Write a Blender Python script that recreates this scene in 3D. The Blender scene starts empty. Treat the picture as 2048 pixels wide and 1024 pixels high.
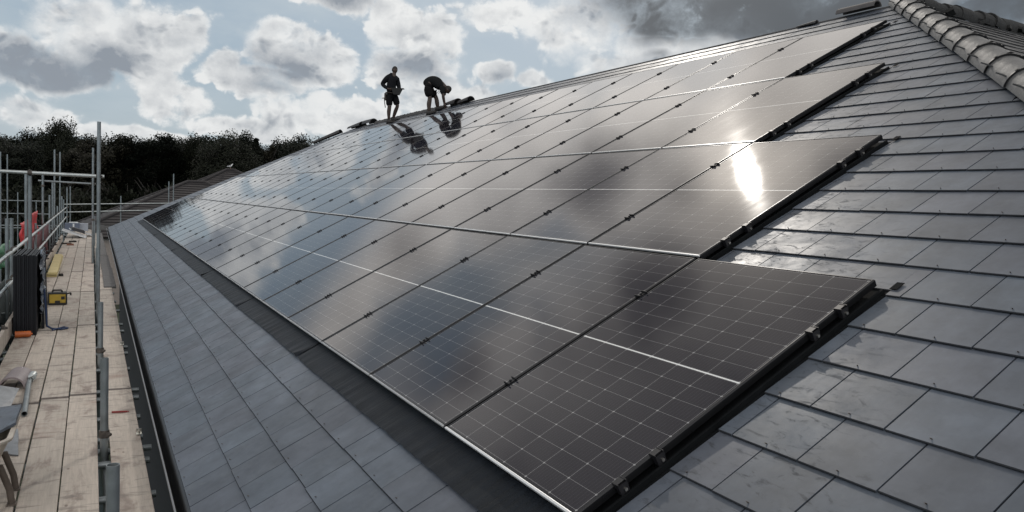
import bpy, bmesh, math, random
from mathutils import Vector, Matrix, Euler
random.seed(7)
R = math.radians
SC = bpy.context.scene
COL = SC.collection

# ------------------------------------------------------------------ camera
cam_d = bpy.data.cameras.new('camera')
cam = bpy.data.objects.new('camera', cam_d)
COL.objects.link(cam)
cam.matrix_world = Matrix(((0.4806714588, -0.0800007805, 0.8732438513, 2.14677713),
                           (0.8758453575, -0.0050436802, -0.4825655095, -1.47947957),
                           (0.0430099802, 0.9967820406, 0.0676459029, 1.09516224),
                           (0, 0, 0, 1)))
cam_d.sensor_width = 36.0
cam_d.lens = 36.0 * 1510.05 / 2048.0
cam_d.clip_start = 0.05
cam_d.clip_end = 3000
SC.camera = cam

# ------------------------------------------------------------------ light
SUN = Vector((-0.69420151, 0.44304712, 0.56726847)).normalized()
SUN_EL = math.asin(SUN.z)
SUN_AZ = math.atan2(SUN.x, SUN.y)
sd = bpy.data.lights.new('sun', 'SUN')
sd.energy = 0.5
sd.angle = R(0.9)
sd.color = (1.0, 0.94, 0.86)
so = bpy.data.objects.new('sun', sd)
COL.objects.link(so)
so.rotation_euler = SUN.to_track_quat('Z', 'Y').to_euler()
so.location = SUN * 60
SC.view_settings.view_transform = 'Standard'
SC.view_settings.look = 'None'
SC.view_settings.exposure = 0.2
SC.view_settings.gamma = 1.0
SC.view_settings.use_curve_mapping = False

# ------------------------------------------------------------------ sky with procedural cumulus
# cloud lumps by compass direction: azimuth, elevation, half width, half height (degrees), strength
CLOUDS = [(-90.13,10.09,3.84,3.06,1.0),(-86.59,9.78,3.76,3.33,1.0),(-84.74,10.66,1.91,2.56,0.8),(-92.36,7.61,4.28,2.15,1.0),(-94.24,7.98,2.7,2.1,0.9),(-78.34,10.37,3.64,2.18,1.0),(-75.55,9.76,2.84,2.56,1.0),(-82.15,8.46,2.32,1.84,0.9),(-79.14,7.89,5.22,1.44,0.9),(-70.63,12.76,3.1,2.53,0.9),(-67.48,11.59,3.15,3.26,0.95),(-68.88,9.56,4.81,2.11,0.95),(-62.74,9.54,2.43,1.25,0.9),(-59.35,9.14,2.24,0.65,0.8),(-94.5,4.42,2.42,1.84,0.9),(-92.35,4.0,2.54,1.11,0.8),(-85.31,5.97,3.04,2.16,0.85),(-78.41,6.04,2.95,1.92,0.85),(-75.46,6.26,2.85,1.94,0.9),(-72.78,6.26,3.28,1.96,0.9),(-81.09,4.61,6.55,1.21,0.8),(-88.34,3.37,8.26,0.73,0.8),(-68.07,7.46,4.84,2.15,0.9),(-69.84,5.35,9.33,1.45,0.9),(-63.97,7.49,4.12,1.27,0.85),(-85.94,7.24,2.84,1.97,0.6),(-51.53,11.46,3.23,1.56,0.95),(-53.67,10.55,2.91,1.23,0.8),(-47.94,11.46,3.82,1.2,0.9),(-47.0,15.0,13.0,3.8,1.5),(-38.5,13.6,10.0,3.4,1.5),(-53.18,15.04,7.12,1.99,1.0),(-29.86,13.1,5.11,1.77,1.0),(-75.49,14.18,4.98,1.64,0.8),(-57.12,12.93,6.22,2.73,0.8),(-62.74,13.77,5.2,2.04,0.55)]
DARKS = [(-92.09,7.6,5.4,1.9,1.35),(-94.24,8.0,3.0,1.8,1.2),(-88.67,8.55,4.9,1.9,1.0),(-86.89,10.22,2.6,1.9,0.7),(-84.72,8.86,1.91,1.31,0.4),(-76.75,8.79,3.35,1.31,1.0),(-78.45,7.61,3.83,0.76,0.7),(-75.74,10.09,1.76,1.37,0.6),(-82.13,7.62,1.65,0.84,0.4),(-68.52,9.76,3.7,1.58,0.85),(-70.06,11.94,2.01,1.37,0.4),(-66.52,10.77,1.86,2.1,0.5),(-62.54,9.19,1.87,0.65,0.5),(-94.24,3.98,1.89,0.93,0.5),(-85.61,5.27,2.22,1.0,0.35),(-77.37,5.76,4.24,1.06,0.4),(-72.77,5.72,3.65,0.79,0.3),(-67.68,6.93,3.72,1.27,0.5),(-47.0,15.0,13.5,4.0,1.8),(-38.5,13.6,10.0,3.6,1.7),(-53.55,15.04,6.44,1.67,0.9),(-29.88,13.39,5.83,2.06,1.2),(-75.5,14.35,4.62,1.38,0.8),(-51.51,11.11,1.8,0.7,0.4)]
# higher banks, seen only mirrored in the panels
HIGH_CLOUDS = [(-90,14,12,6,1.3),(-76,17,11,6,1.2),(-72,22,7,4,1.0),(-85,30,5,3,0.9),(-57,35,9,6,1.1),(-80,39,15,7,0.9),(-60,44,15,7,0.9),(-64,28,6,4,0.9),(-46,31,8,4,1.0),(-30,27,12,9,1.2),(-12,34,14,10,1.2)]
HIGH_DARKS = [(-68,27,6,4,0.75),(-51,41,6,5,0.8),(-79,19,6,2.5,0.4),(-86,27,8,3.5,0.5),(-70,36,6,4,0.6)]

world = bpy.data.worlds.new('World')
SC.world = world
world.use_nodes = True


class NT:
    """tiny helper to write node trees as expressions"""
    def __init__(s, tree):
        s.t = tree
        s.n = tree.nodes
        s.l = tree.links

    def put(s, sock, v):
        if hasattr(v, 'links') or isinstance(v, bpy.types.NodeSocket):
            s.l.new(v, sock)
        else:
            sock.default_value = v

    def m(s, op, a, b=None, c=None, clamp=False):
        n = s.n.new('ShaderNodeMath')
        n.operation = op
        n.use_clamp = clamp
        s.put(n.inputs[0], a)
        if b is not None: s.put(n.inputs[1], b)
        if c is not None: s.put(n.inputs[2], c)
        return n.outputs[0]

    def vm(s, op, a, b=None, out='Vector', scale=None):
        n = s.n.new('ShaderNodeVectorMath')
        n.operation = op
        s.put(n.inputs[0], a)
        if b is not None: s.put(n.inputs[1], b)
        if scale is not None: s.put(n.inputs['Scale'], scale)
        return n.outputs[out]

    def noise(s, vec, scale, detail=4, rough=0.5, dist=0.0, out='Fac'):
        n = s.n.new('ShaderNodeTexNoise')
        if vec is not None: s.l.new(vec, n.inputs['Vector'])
        n.inputs['Scale'].default_value = scale
        n.inputs['Detail'].default_value = detail
        n.inputs['Roughness'].default_value = rough
        n.inputs['Distortion'].default_value = dist
        return n.outputs[out]

    def smooth(s, v, a, b, lo=0.0, hi=1.0):
        n = s.n.new('ShaderNodeMapRange')
        n.interpolation_type = 'SMOOTHSTEP'
        s.put(n.inputs['Value'], v)
        n.inputs['From Min'].default_value = a
        n.inputs['From Max'].default_value = b
        n.inputs['To Min'].default_value = lo
        n.inputs['To Max'].default_value = hi
        return n.outputs[0]

    def lin(s, v, a, b, lo=0.0, hi=1.0):
        n = s.n.new('ShaderNodeMapRange')
        s.put(n.inputs['Value'], v)
        n.inputs['From Min'].default_value = a
        n.inputs['From Max'].default_value = b
        n.inputs['To Min'].default_value = lo
        n.inputs['To Max'].default_value = hi
        return n.outputs[0]

    def mix(s, f, a, b, kind='MIX'):
        n = s.n.new('ShaderNodeMix')
        n.data_type = 'RGBA'
        n.blend_type = kind
        s.put(n.inputs[0], f)
        for k, v in ((6, a), (7, b)):
            if isinstance(v, tuple): v = (v + (1,))[:4]
            s.put(n.inputs[k], v)
        return n.outputs[2]

    def comb(s, x, y, z):
        n = s.n.new('ShaderNodeCombineXYZ')
        for i, v in enumerate((x, y, z)): s.put(n.inputs[i], v)
        return n.outputs[0]

    def sep(s, v):
        n = s.n.new('ShaderNodeSeparateXYZ')
        s.l.new(v, n.inputs[0])
        return n.outputs


def build_sky():
    T = NT(world.node_tree)
    T.n.clear()
    out = T.n.new('ShaderNodeOutputWorld')
    bg = T.n.new('ShaderNodeBackground')
    T.l.new(bg.outputs[0], out.inputs[0])
    sky = T.n.new('ShaderNodeTexSky')
    sky.sky_type = 'NISHITA'
    sky.sun_disc = False
    sky.sun_elevation = SUN_EL
    sky.sun_rotation = SUN_AZ % (2 * math.pi)
    sky.air_density = 1.0
    sky.dust_density = 1.2
    geo = T.n.new('ShaderNodeTexCoord')
    d = geo.outputs['Generated']
    x, y, z = T.sep(d)
    az = T.m('MULTIPLY', T.m('ARCTAN2', x, y), 57.29578)
    el = T.m('MULTIPLY', T.m('ARCSINE', z), 57.29578)
    p = T.comb(az, el, 0.0)
    # warp so that lump outlines billow
    st = T.vm('MULTIPLY', d, (1.0, 1.0, 1.25))
    wn = T.noise(st, 9.0, 3, 0.5, out='Color')
    w1 = T.vm('MULTIPLY', T.vm('SUBTRACT', wn, (0.5, 0.5, 0.5)), (5.0, 3.0, 0.0))
    pw = T.vm('ADD', p, w1)

    def field(lst, q, start):
        acc = start
        for (a, e, rx, ry, s_) in lst:
            v = T.vm('MULTIPLY', T.vm('SUBTRACT', q, (a, e, 0.0)), (1.0 / rx, 1.0 / ry, 0.0))
            ln = T.vm('LENGTH', v, out='Value')
            g = T.m('MULTIPLY_ADD', ln, -s_, s_)
            acc = T.m('MAXIMUM', acc, g)
        return acc
    dens = field(CLOUDS, pw, -0.45)
    dark = field(DARKS, pw, 0.0)
    hd = field(HIGH_CLOUDS, pw, -0.30)
    hk = field(HIGH_DARKS, pw, 0.0)

    def billow(vec):
        a = T.noise(vec, 15.0, 9, 0.64)
        v = T.n.new('ShaderNodeTexVoronoi')
        v.inputs['Scale'].default_value = 34.0
        v.inputs['Detail'].default_value = 2.0
        v.inputs['Roughness'].default_value = 0.5
        wv = T.vm('ADD', vec, T.vm('MULTIPLY', T.vm('SUBTRACT', wn, (0.5, 0.5, 0.5)), (0.10, 0.10, 0.10)))
        T.l.new(wv, v.inputs['Vector'])
        puff = T.lin(v.outputs['Distance'], 0.0, 0.8, 0.5, -0.5)
        return T.m('ADD', T.m('MULTIPLY', T.m('SUBTRACT', a, 0.5), 1.15), T.m('MULTIPLY', puff, 0.50))
    b0 = billow(st)
    off = SUN.copy() * 0.007 + Vector((0, 0, 0.009))
    b1 = billow(T.vm('ADD', st, tuple(off)))
    soft = T.m('SUBTRACT', T.noise(st, 11.0, 3, 0.5), 0.5)
    low = T.m('ADD', T.m('MINIMUM', T.m('MULTIPLY', dens, 1.15), 0.50), T.m('MULTIPLY', b0, 1.0))
    wisp = T.smooth(T.noise(st, 6.0, 2, 0.5), 0.42, 0.64)
    mask = T.m('ADD', T.m('MULTIPLY', T.smooth(low, -0.05, 0.17), T.m('SUBTRACT', 1.0, wisp)), T.m('MULTIPLY', T.smooth(low, -0.22, 0.42), wisp))
    thick = T.smooth(low, 0.06, 0.55)
    soft2 = T.m('SUBTRACT', T.noise(T.vm('ADD', st, tuple(SUN * 0.015 + Vector((0, 0, 0.022)))), 11.0, 3, 0.5), 0.5)
    relief = T.m('ADD', T.m('MULTIPLY', T.m('SUBTRACT', b0, b1), 1.6), T.m('MULTIPLY', T.m('SUBTRACT', soft, soft2), 1.5))
    gl = T.smooth(T.m('ADD', dark, T.m('ADD', T.m('MULTIPLY', soft, 0.5), T.m('MULTIPLY', b0, 0.10))), -0.05, 0.85)
    gl = T.m('ADD', T.m('MULTIPLY', gl, 0.70), T.m('MULTIPLY', thick, 0.50))
    gl = T.m('SUBTRACT', gl, T.m('MULTIPLY', relief, 1.0), clamp=True)
    # cloud colours (before the background strength of 0.1)
    white = (7.0, 7.1, 7.1)
    grey = (2.45, 2.75, 3.15)
    ccol = T.mix(gl, white, grey)
    # heavy overcast in the upper right is darker still
    heavy = T.smooth(T.m('MULTIPLY', T.smooth(az, -62.0, -50.0), T.m('ADD', dark, T.m('MULTIPLY', soft, 0.7))), 0.12, 0.75)
    ccol = T.mix(heavy, ccol, (0.98, 1.10, 1.24))
    # thin veil
    veil = T.smooth(T.noise(T.vm('MULTIPLY', d, (1.0, 1.0, 3.0)), 5.0, 6, 0.55), 0.36, 0.72)
    veil = T.m('MULTIPLY', veil, 0.62)
    hor = T.smooth(el, 8.0, 0.0)
    base = T.mix(0.85, sky.outputs[0], (2.3, 3.1, 3.85))
    base = T.mix(veil, base, (4.5, 5.1, 5.5))
    base = T.mix(T.m('MULTIPLY', hor, 0.6), base, (4.7, 5.2, 5.5))
    c1 = T.mix(mask, base, ccol)
    # upper banks
    hb = T.noise(d, 4.2, 2, 0.5)
    hs = T.m('ADD', hd, T.m('MULTIPLY', T.m('SUBTRACT', hb, 0.5), 2.6))
    away = T.smooth(T.vm('DOT_PRODUCT', d, (SUN.x, SUN.y, 0.10), out='Value'), 0.25, -0.35, 0.0, 1.0)
    hs = T.m('ADD', hs, T.m('MULTIPLY', away, 0.75))  # extra unseen cloud added behind the camera as fill light
    hmask = T.m('MULTIPLY', T.smooth(hs, -0.75, 0.15), T.smooth(el, 14.8, 18.5))
    hgl = T.smooth(T.m('ADD', hk, T.m('MULTIPLY', T.m('SUBTRACT', T.noise(d, 6.5, 2.5, 0.5), 0.5), 1.7)), -0.25, 0.85)
    hcol = T.mix(hgl, (10.4, 10.0, 9.6), (2.7, 2.6, 2.6))
    c2 = T.mix(hmask, c1, hcol)
    c2 = T.vm('SCALE', c2, scale=T.smooth(el, 26.0, 42.0, 1.0, 0.44))
    # unseen cloud opposite the sun, added bright as fill for slates and deck
    c2 = T.vm('SCALE', c2, scale=T.m('MULTIPLY_ADD', T.m('MULTIPLY', away, T.smooth(el, 3.0, 12.0)), 1.2, 1.0))
    # bright aureole of sunlit cloud round the sun
    ca = T.vm('DOT_PRODUCT', d, tuple(SUN), out='Value')
    ang = T.m('MULTIPLY', T.m('ARCCOSINE', ca), 57.29578)
    g1 = T.m('ADD', T.m('MULTIPLY', T.m('POWER', 2.718, T.m('MULTIPLY', ang, -1 / 6.5)), 9.0), T.m('MULTIPLY', T.m('POWER', 2.718, T.m('MULTIPLY', ang, -1 / 2.4)), 28.0))
    g1 = T.m('MULTIPLY', g1, T.m('SUBTRACT', 1.0, T.m('MULTIPLY', hgl, 0.75)))
    glow = T.vm('SCALE', (1.0, 0.90, 0.78), scale=g1)
    fin = T.vm('ADD', c2, glow)
    T.l.new(fin, bg.inputs['Color'])
    bg.inputs['Strength'].default_value = 0.1


build_sky()
world.cycles.sampling_method = 'MANUAL'
world.cycles.sample_map_resolution = 256

# ------------------------------------------------------------------ materials
MATS = {}


def mat(name, color, rough=0.6, metal=0.0, spec=0.5, var=0.0, vscale=8.0, bump=0.0, bscale=30.0, rvar=0.0, island=0.0, coat=0.0):
    if name in MATS: return MATS[name]
    m = bpy.data.materials.new(name)
    m.use_nodes = True
    T = NT(m.node_tree)
    b = T.n['Principled BSDF']
    b.inputs['Roughness'].default_value = rough
    b.inputs['Metallic'].default_value = metal
    b.inputs['Specular IOR Level'].default_value = spec
    b.inputs['Coat Weight'].default_value = coat
    b.inputs['Base Color'].default_value = tuple(color) + (1,)
    tc = T.n.new('ShaderNodeTexCoord').outputs['Object']
    if var or island:
        c = tuple(color)
        val = 1.0
        if var:
            n = T.noise(tc, vscale, 6, 0.6)
            val = T.lin(n, 0.25, 0.75, 1 - var, 1 + var)
        if island:
            g = T.n.new('ShaderNodeNewGeometry')
            val = T.m('MULTIPLY', val, T.lin(g.outputs['Random Per Island'], 0, 1, 1 - island, 1 + island))
        T.l.new(T.vm('SCALE', c, scale=val), b.inputs['Base Color'])
    if rvar:
        T.l.new(T.lin(T.noise(tc, vscale * 1.7, 5, 0.6), 0.3, 0.7, rough - rvar, rough + rvar), b.inputs['Roughness'])
    if bump:
        bn = T.n.new('ShaderNodeBump')
        bn.inputs['Strength'].default_value = bump
        bn.inputs['Distance'].default_value = 0.02
        T.l.new(T.noise(tc, bscale, 6, 0.6), bn.inputs['Height'])
        T.l.new(bn.outputs[0], b.inputs['Normal'])
    MATS[name] = m
    return m


def slate_mat(name, color, rough, stain, wet):
    m = bpy.data.materials.new(name)
    m.use_nodes = True
    T = NT(m.node_tree)
    b = T.n['Principled BSDF']
    tc = T.n.new('ShaderNodeTexCoord').outputs['Object']
    g = T.n.new('ShaderNodeNewGeometry')
    rnd = g.outputs['Random Per Island']
    isl = T.lin(rnd, 0, 1, 0.86, 1.14)
    n1 = T.noise(tc, 5.0, 7, 0.62)
    n2 = T.noise(T.vm('MULTIPLY', tc, (1.0, 0.35, 1.0)), 26.0, 5, 0.6)
    v = T.m('MULTIPLY', isl, T.lin(n1, 0.3, 0.7, 0.76, 1.24))
    v = T.m('MULTIPLY', v, T.lin(n2, 0.3, 0.7, 0.92, 1.08))
    c = T.vm('SCALE', tuple(color), scale=v)
    hue = T.mix(T.lin(T.m('FRACT', T.m('MULTIPLY', rnd, 7.31)), 0, 1, 0, 0.55), c, T.vm('MULTIPLY', c, (1.12, 0.98, 0.96)))
    # scuffed, dusty patches left by work boots and handling
    sc = T.smooth(T.noise(tc, 3.1, 8, 0.72, 0.6), 0.54, 0.72)
    hue = T.mix(T.m('MULTIPLY', sc, stain * 0.6), hue, (0.20, 0.215, 0.22))
    px_, py_, pz_ = T.sep(tc)
    s_ = T.m('SUBTRACT', T.m('MULTIPLY', px_, -1.0), T.m('MULTIPLY', py_, 1.156 / 1.796))
    band = T.m('MULTIPLY', T.smooth(s_, -1.45, -0.75), T.smooth(s_, 1.6, 1.0))
    band = T.m('MULTIPLY', band, T.smooth(py_, -0.2, 0.4))
    scr = T.noise(T.vm('MULTIPLY', tc, (2.2, 5.5, 1.0)), 4.2, 9, 0.70, 0.8)
    scuff = T.m('MULTIPLY', T.m('MULTIPLY_ADD', band, 0.85, 0.10), T.smooth(scr, 0.52, 0.66))
    hue = T.mix(T.m('MULTIPLY', scuff, stain * 2.4), hue, (0.028, 0.030, 0.033))
    T.l.new(hue, b.inputs['Base Color'])
    r = T.lin(T.noise(tc, 4.0, 7, 0.7, 0.4), 0.35, 0.68, rough - wet, rough + wet)
    r = T.m('ADD', r, T.lin(T.m('FRACT', T.m('MULTIPLY', rnd, 3.7)), 0, 1, -0.03, 0.03))
    r = T.m('ADD', r, T.m('MULTIPLY', scuff, 0.22))
    T.l.new(r, b.inputs['Roughness'])
    b.inputs['Specular IOR Level'].default_value = 0.50
    bn = T.n.new('ShaderNodeBump')
    bn.inputs['Strength'].default_value = 0.10
    bn.inputs['Distance'].default_value = 0.004
    h = T.m('ADD', T.noise(tc, 9.0, 5, 0.6), T.m('MULTIPLY', T.noise(tc, 60.0, 4, 0.6), 0.25))
    T.l.new(h, bn.inputs['Height'])
    T.l.new(bn.outputs[0], b.inputs['Normal'])
    MATS[name] = m
    return m


def glass_mat():
    m = bpy.data.materials.new('solar_glass')
    m.use_nodes = True
    T = NT(m.node_tree)
    b = T.n['Principled BSDF']
    tc = T.n.new('ShaderNodeTexCoord').outputs['Object']
    x, y, z = T.sep(tc)
    W, H, MID = 1.094, 1.722, 0.012
    cw = W / 6
    ch = (H - MID) / 18
    # across
    fx = T.m('SUBTRACT', T.m('FRACT', T.m('DIVIDE', T.m('ADD', x, W / 2), cw)), 0.5)
    dx = T.m('MULTIPLY', T.m('SUBTRACT', 0.5, T.m('ABSOLUTE', fx)), cw)
    # up, mirrored about the middle strip
    yc = T.m('ABSOLUTE', T.m('SUBTRACT', y, 0.881))
    yy = T.m('SUBTRACT', yc, MID / 2)
    fy = T.m('SUBTRACT', T.m('FRACT', T.m('DIVIDE', yy, ch)), 0.5)
    dy = T.m('MULTIPLY', T.m('SUBTRACT', 0.5, T.m('ABSOLUTE', fy)), ch)
    lx = T.m('LESS_THAN', dx, 0.0011)
    ly = T.m('LESS_THAN', dy, 0.0008)
    dot = T.m('LESS_THAN', T.m('ADD', dx, dy), 0.0065)
    mid = T.m('LESS_THAN', yc, 0.0036)
    line = T.m('MAXIMUM', T.m('MULTIPLY', T.m('MAXIMUM', lx, ly), 0.75), dot)
    # fine busbars
    bb = T.m('LESS_THAN', T.m('ABSOLUTE', T.m('SUBTRACT', T.m('FRACT', T.m('MULTIPLY', fx, 10.0)), 0.5)), 0.05)
    info = T.n.new('ShaderNodeObjectInfo')
    rnd = info.outputs['Random']
    cell = T.mix(rnd, (0.0105, 0.0115, 0.021), (0.017, 0.015, 0.019))
    cell = T.mix(T.m('MULTIPLY', bb, 0.10), cell, (0.2, 0.2, 0.2))
    c = T.mix(T.m('MULTIPLY', line, 0.60), cell, (0.42, 0.42, 0.42))
    c = T.mix(mid, c, (0.74, 0.75, 0.74))
    T.l.new(c, b.inputs['Base Color'])
    # light film of dust, patchy
    dust = T.noise(T.vm('ADD', T.vm('MULTIPLY', tc, (2.2, 0.6, 1.0)), T.vm('SCALE', (17.0, 31.0, 5.0), scale=rnd)), 2.2, 6, 0.65)
    T.l.new(T.lin(dust, 0.3, 0.7, 0.034, 0.056), b.inputs['Roughness'])
    b.inputs['IOR'].default_value = 1.41
    b.inputs['Specular IOR Level'].default_value = 0.5
    MATS['solar_glass'] = m
    return m


def board_mat():
    m = bpy.data.materials.new('scaffold_board_wood')
    m.use_nodes = True
    T = NT(m.node_tree)
    b = T.n['Principled BSDF']
    tc = T.n.new('ShaderNodeTexCoord').outputs['Object']
    info = T.n.new('ShaderNodeObjectInfo')
    rnd = info.outputs['Random']
    q = T.vm('ADD', tc, T.vm('SCALE', (13.0, 29.0, 7.0), scale=rnd))
    grain = T.noise(T.vm('MULTIPLY', q, (1.4, 30.0, 8.0)), 2.2, 8, 0.65, 0.5)
    blot = T.noise(T.vm('MULTIPLY', q, (1.0, 2.2, 1.0)), 2.0, 7, 0.62, 0.8)
    saw = T.noise(T.vm('MULTIPLY', q, (8.0, 1.6, 1.0)), 1.6, 6, 0.6, 1.2)
    tone = T.mix(rnd, (0.49, 0.435, 0.38), (0.39, 0.355, 0.315))
    c = T.vm('SCALE', tone, scale=T.lin(grain, 0.25, 0.75, 0.80, 1.18))
    c = T.mix(T.smooth(blot, 0.50, 0.70), c, (0.25, 0.205, 0.18))
    c = T.mix(T.m('MULTIPLY', T.smooth(saw, 0.53, 0.68), 0.75), c, (0.19, 0.165, 0.15))
    rst = T.noise(q, 1.1, 5, 0.6, 0.4)
    c = T.mix(T.m('MULTIPLY', T.smooth(rst, 0.60, 0.72), 0.55), c, (0.17, 0.075, 0.055))
    # knots
    v = T.n.new('ShaderNodeTexVoronoi')
    v.inputs['Scale'].default_value = 3.0
    T.l.new(T.vm('MULTIPLY', q, (0.9, 2.0, 1.0)), v.inputs['Vector'])
    c = T.mix(T.m('MULTIPLY', T.smooth(v.outputs['Distance'], 0.085, 0.03), 0.7), c, (0.11, 0.085, 0.07))
    T.l.new(c, b.inputs['Base Color'])
    b.inputs['Roughness'].default_value = 0.72
    b.inputs['Specular IOR Level'].default_value = 0.3
    bn = T.n.new('ShaderNodeBump')
    bn.inputs['Strength'].default_value = 0.5
    bn.inputs['Distance'].default_value = 0.006
    T.l.new(T.m('ADD', grain, saw), bn.inputs['Height'])
    T.l.new(bn.outputs[0], b.inputs['Normal'])
    MATS['board'] = m
    return m


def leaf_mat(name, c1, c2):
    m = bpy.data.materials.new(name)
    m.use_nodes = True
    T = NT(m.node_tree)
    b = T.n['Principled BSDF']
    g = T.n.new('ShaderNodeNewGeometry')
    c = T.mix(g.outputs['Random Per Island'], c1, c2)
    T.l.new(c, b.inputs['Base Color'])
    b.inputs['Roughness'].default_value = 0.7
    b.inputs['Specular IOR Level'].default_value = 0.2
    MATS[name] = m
    return m


SLATE = slate_mat('new_slate', (0.074, 0.090, 0.113), 0.46, 0.28, 0.09)
SLATE_OLD = slate_mat('old_slate', (0.022, 0.023, 0.025), 0.62, 0.20, 0.12)
GLASS = glass_mat()
BOARD = board_mat()
FRAME = mat('anodised_frame', (0.03, 0.031, 0.034), 0.30, 0.75, rvar=0.05, vscale=5)
FRAME_EDGE = mat('frame_edge_highlight', (0.07, 0.072, 0.075), 0.40, 0.8)  # lighter chamfer colour imitates the highlight on top and bottom frame edges
GLINT = mat('silver_highlight', (0.75, 0.76, 0.77), 0.40, 0.6)  # pale colour imitates sky reflection along the lowest black frame edges
CLAMPM = mat('black_bracket', (0.010, 0.010, 0.012), 0.42)
BOLT = mat('steel_bolt', (0.55, 0.54, 0.5), 0.3, 1.0)
TRAYM = mat('black_tray_plastic', (0.012, 0.013, 0.015), 0.45, var=0.2)
def apron_mat():
    m = bpy.data.materials.new('lead_apron')
    m.use_nodes = True
    T = NT(m.node_tree)
    b = T.n['Principled BSDF']
    tc = T.n.new('ShaderNodeTexCoord').outputs['Object']
    st = T.noise(T.vm('MULTIPLY', tc, (34.0, 2.6, 1.0)), 1.0, 7, 0.65, 0.4)
    big = T.noise(tc, 3.0, 5, 0.6)
    T.l.new(T.vm('SCALE', (0.008, 0.0105, 0.0145), scale=T.m('MULTIPLY', T.lin(st, 0.3, 0.7, 0.55, 1.6), T.lin(big, 0.3, 0.7, 0.7, 1.3))), b.inputs['Base Color'])
    T.l.new(T.lin(st, 0.3, 0.7, 0.42, 0.66), b.inputs['Roughness'])
    b.inputs['Specular IOR Level'].default_value = 0.18
    bn = T.n.new('ShaderNodeBump')
    bn.inputs['Strength'].default_value = 0.55
    bn.inputs['Distance'].default_value = 0.006
    T.l.new(T.m('ADD', st, T.m('MULTIPLY', T.noise(tc, 90.0, 3, 0.5), 0.15)), bn.inputs['Height'])
    T.l.new(bn.outputs[0], b.inputs['Normal'])
    return m


APRON = apron_mat()
HIPM = mat('hip_tile_glaze', (0.115, 0.114, 0.114), 0.56, spec=0.38, var=0.16, vscale=9, bump=0.25, bscale=55, rvar=0.08)
DARKTILE = mat('dark_clay', (0.028, 0.026, 0.027), 0.6, var=0.3, vscale=9, bump=0.3, bscale=40)
CLAYTILE = mat('purple_clay', (0.22, 0.185, 0.19), 0.48, var=0.18, vscale=7, bump=0.2)
GALV = mat('galvanised_tube', (0.21, 0.235, 0.245), 0.42, 0.55, var=0.3, vscale=6, rvar=0.1)
GALV_B = mat('bright_tube', (0.42, 0.45, 0.45), 0.36, 0.6, var=0.25, vscale=5, rvar=0.1)
COUP = mat('rusty_coupler', (0.10, 0.088, 0.08), 0.55, 0.6, var=0.5, vscale=30)
GUT = mat('black_gutter', (0.012, 0.012, 0.013), 0.32)
BRICK = mat('wall_brick', (0.012, 0.014, 0.017), 0.85, var=0.3, vscale=14)  # near-black colour puts the shade below the eaves into the wall
MORTAR = mat('ridge_mortar', (0.05, 0.05, 0.052), 0.8, var=0.3, bump=0.6, bscale=40)
GREYBD = mat('grey_board', (0.10, 0.098, 0.098), 0.75, var=0.35, vscale=7, bump=0.3)
GROUND = mat('grass_and_earth', (0.035, 0.045, 0.025), 0.95, var=0.5, vscale=0.3)
HROOF = mat('concrete_tiles', (0.020, 0.017, 0.018), 0.75, var=0.3, vscale=2, bump=0.3, bscale=5)
HWALL = mat('render_wall', (0.25, 0.22, 0.2), 0.85, var=0.15)
BARK = mat('bark', (0.012, 0.010, 0.008), 0.9, var=0.4)
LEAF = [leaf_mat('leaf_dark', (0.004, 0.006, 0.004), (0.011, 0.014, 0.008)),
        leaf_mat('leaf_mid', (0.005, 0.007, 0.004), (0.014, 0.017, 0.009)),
        leaf_mat('leaf_russet', (0.008, 0.008, 0.005), (0.017, 0.016, 0.009))]


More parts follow.
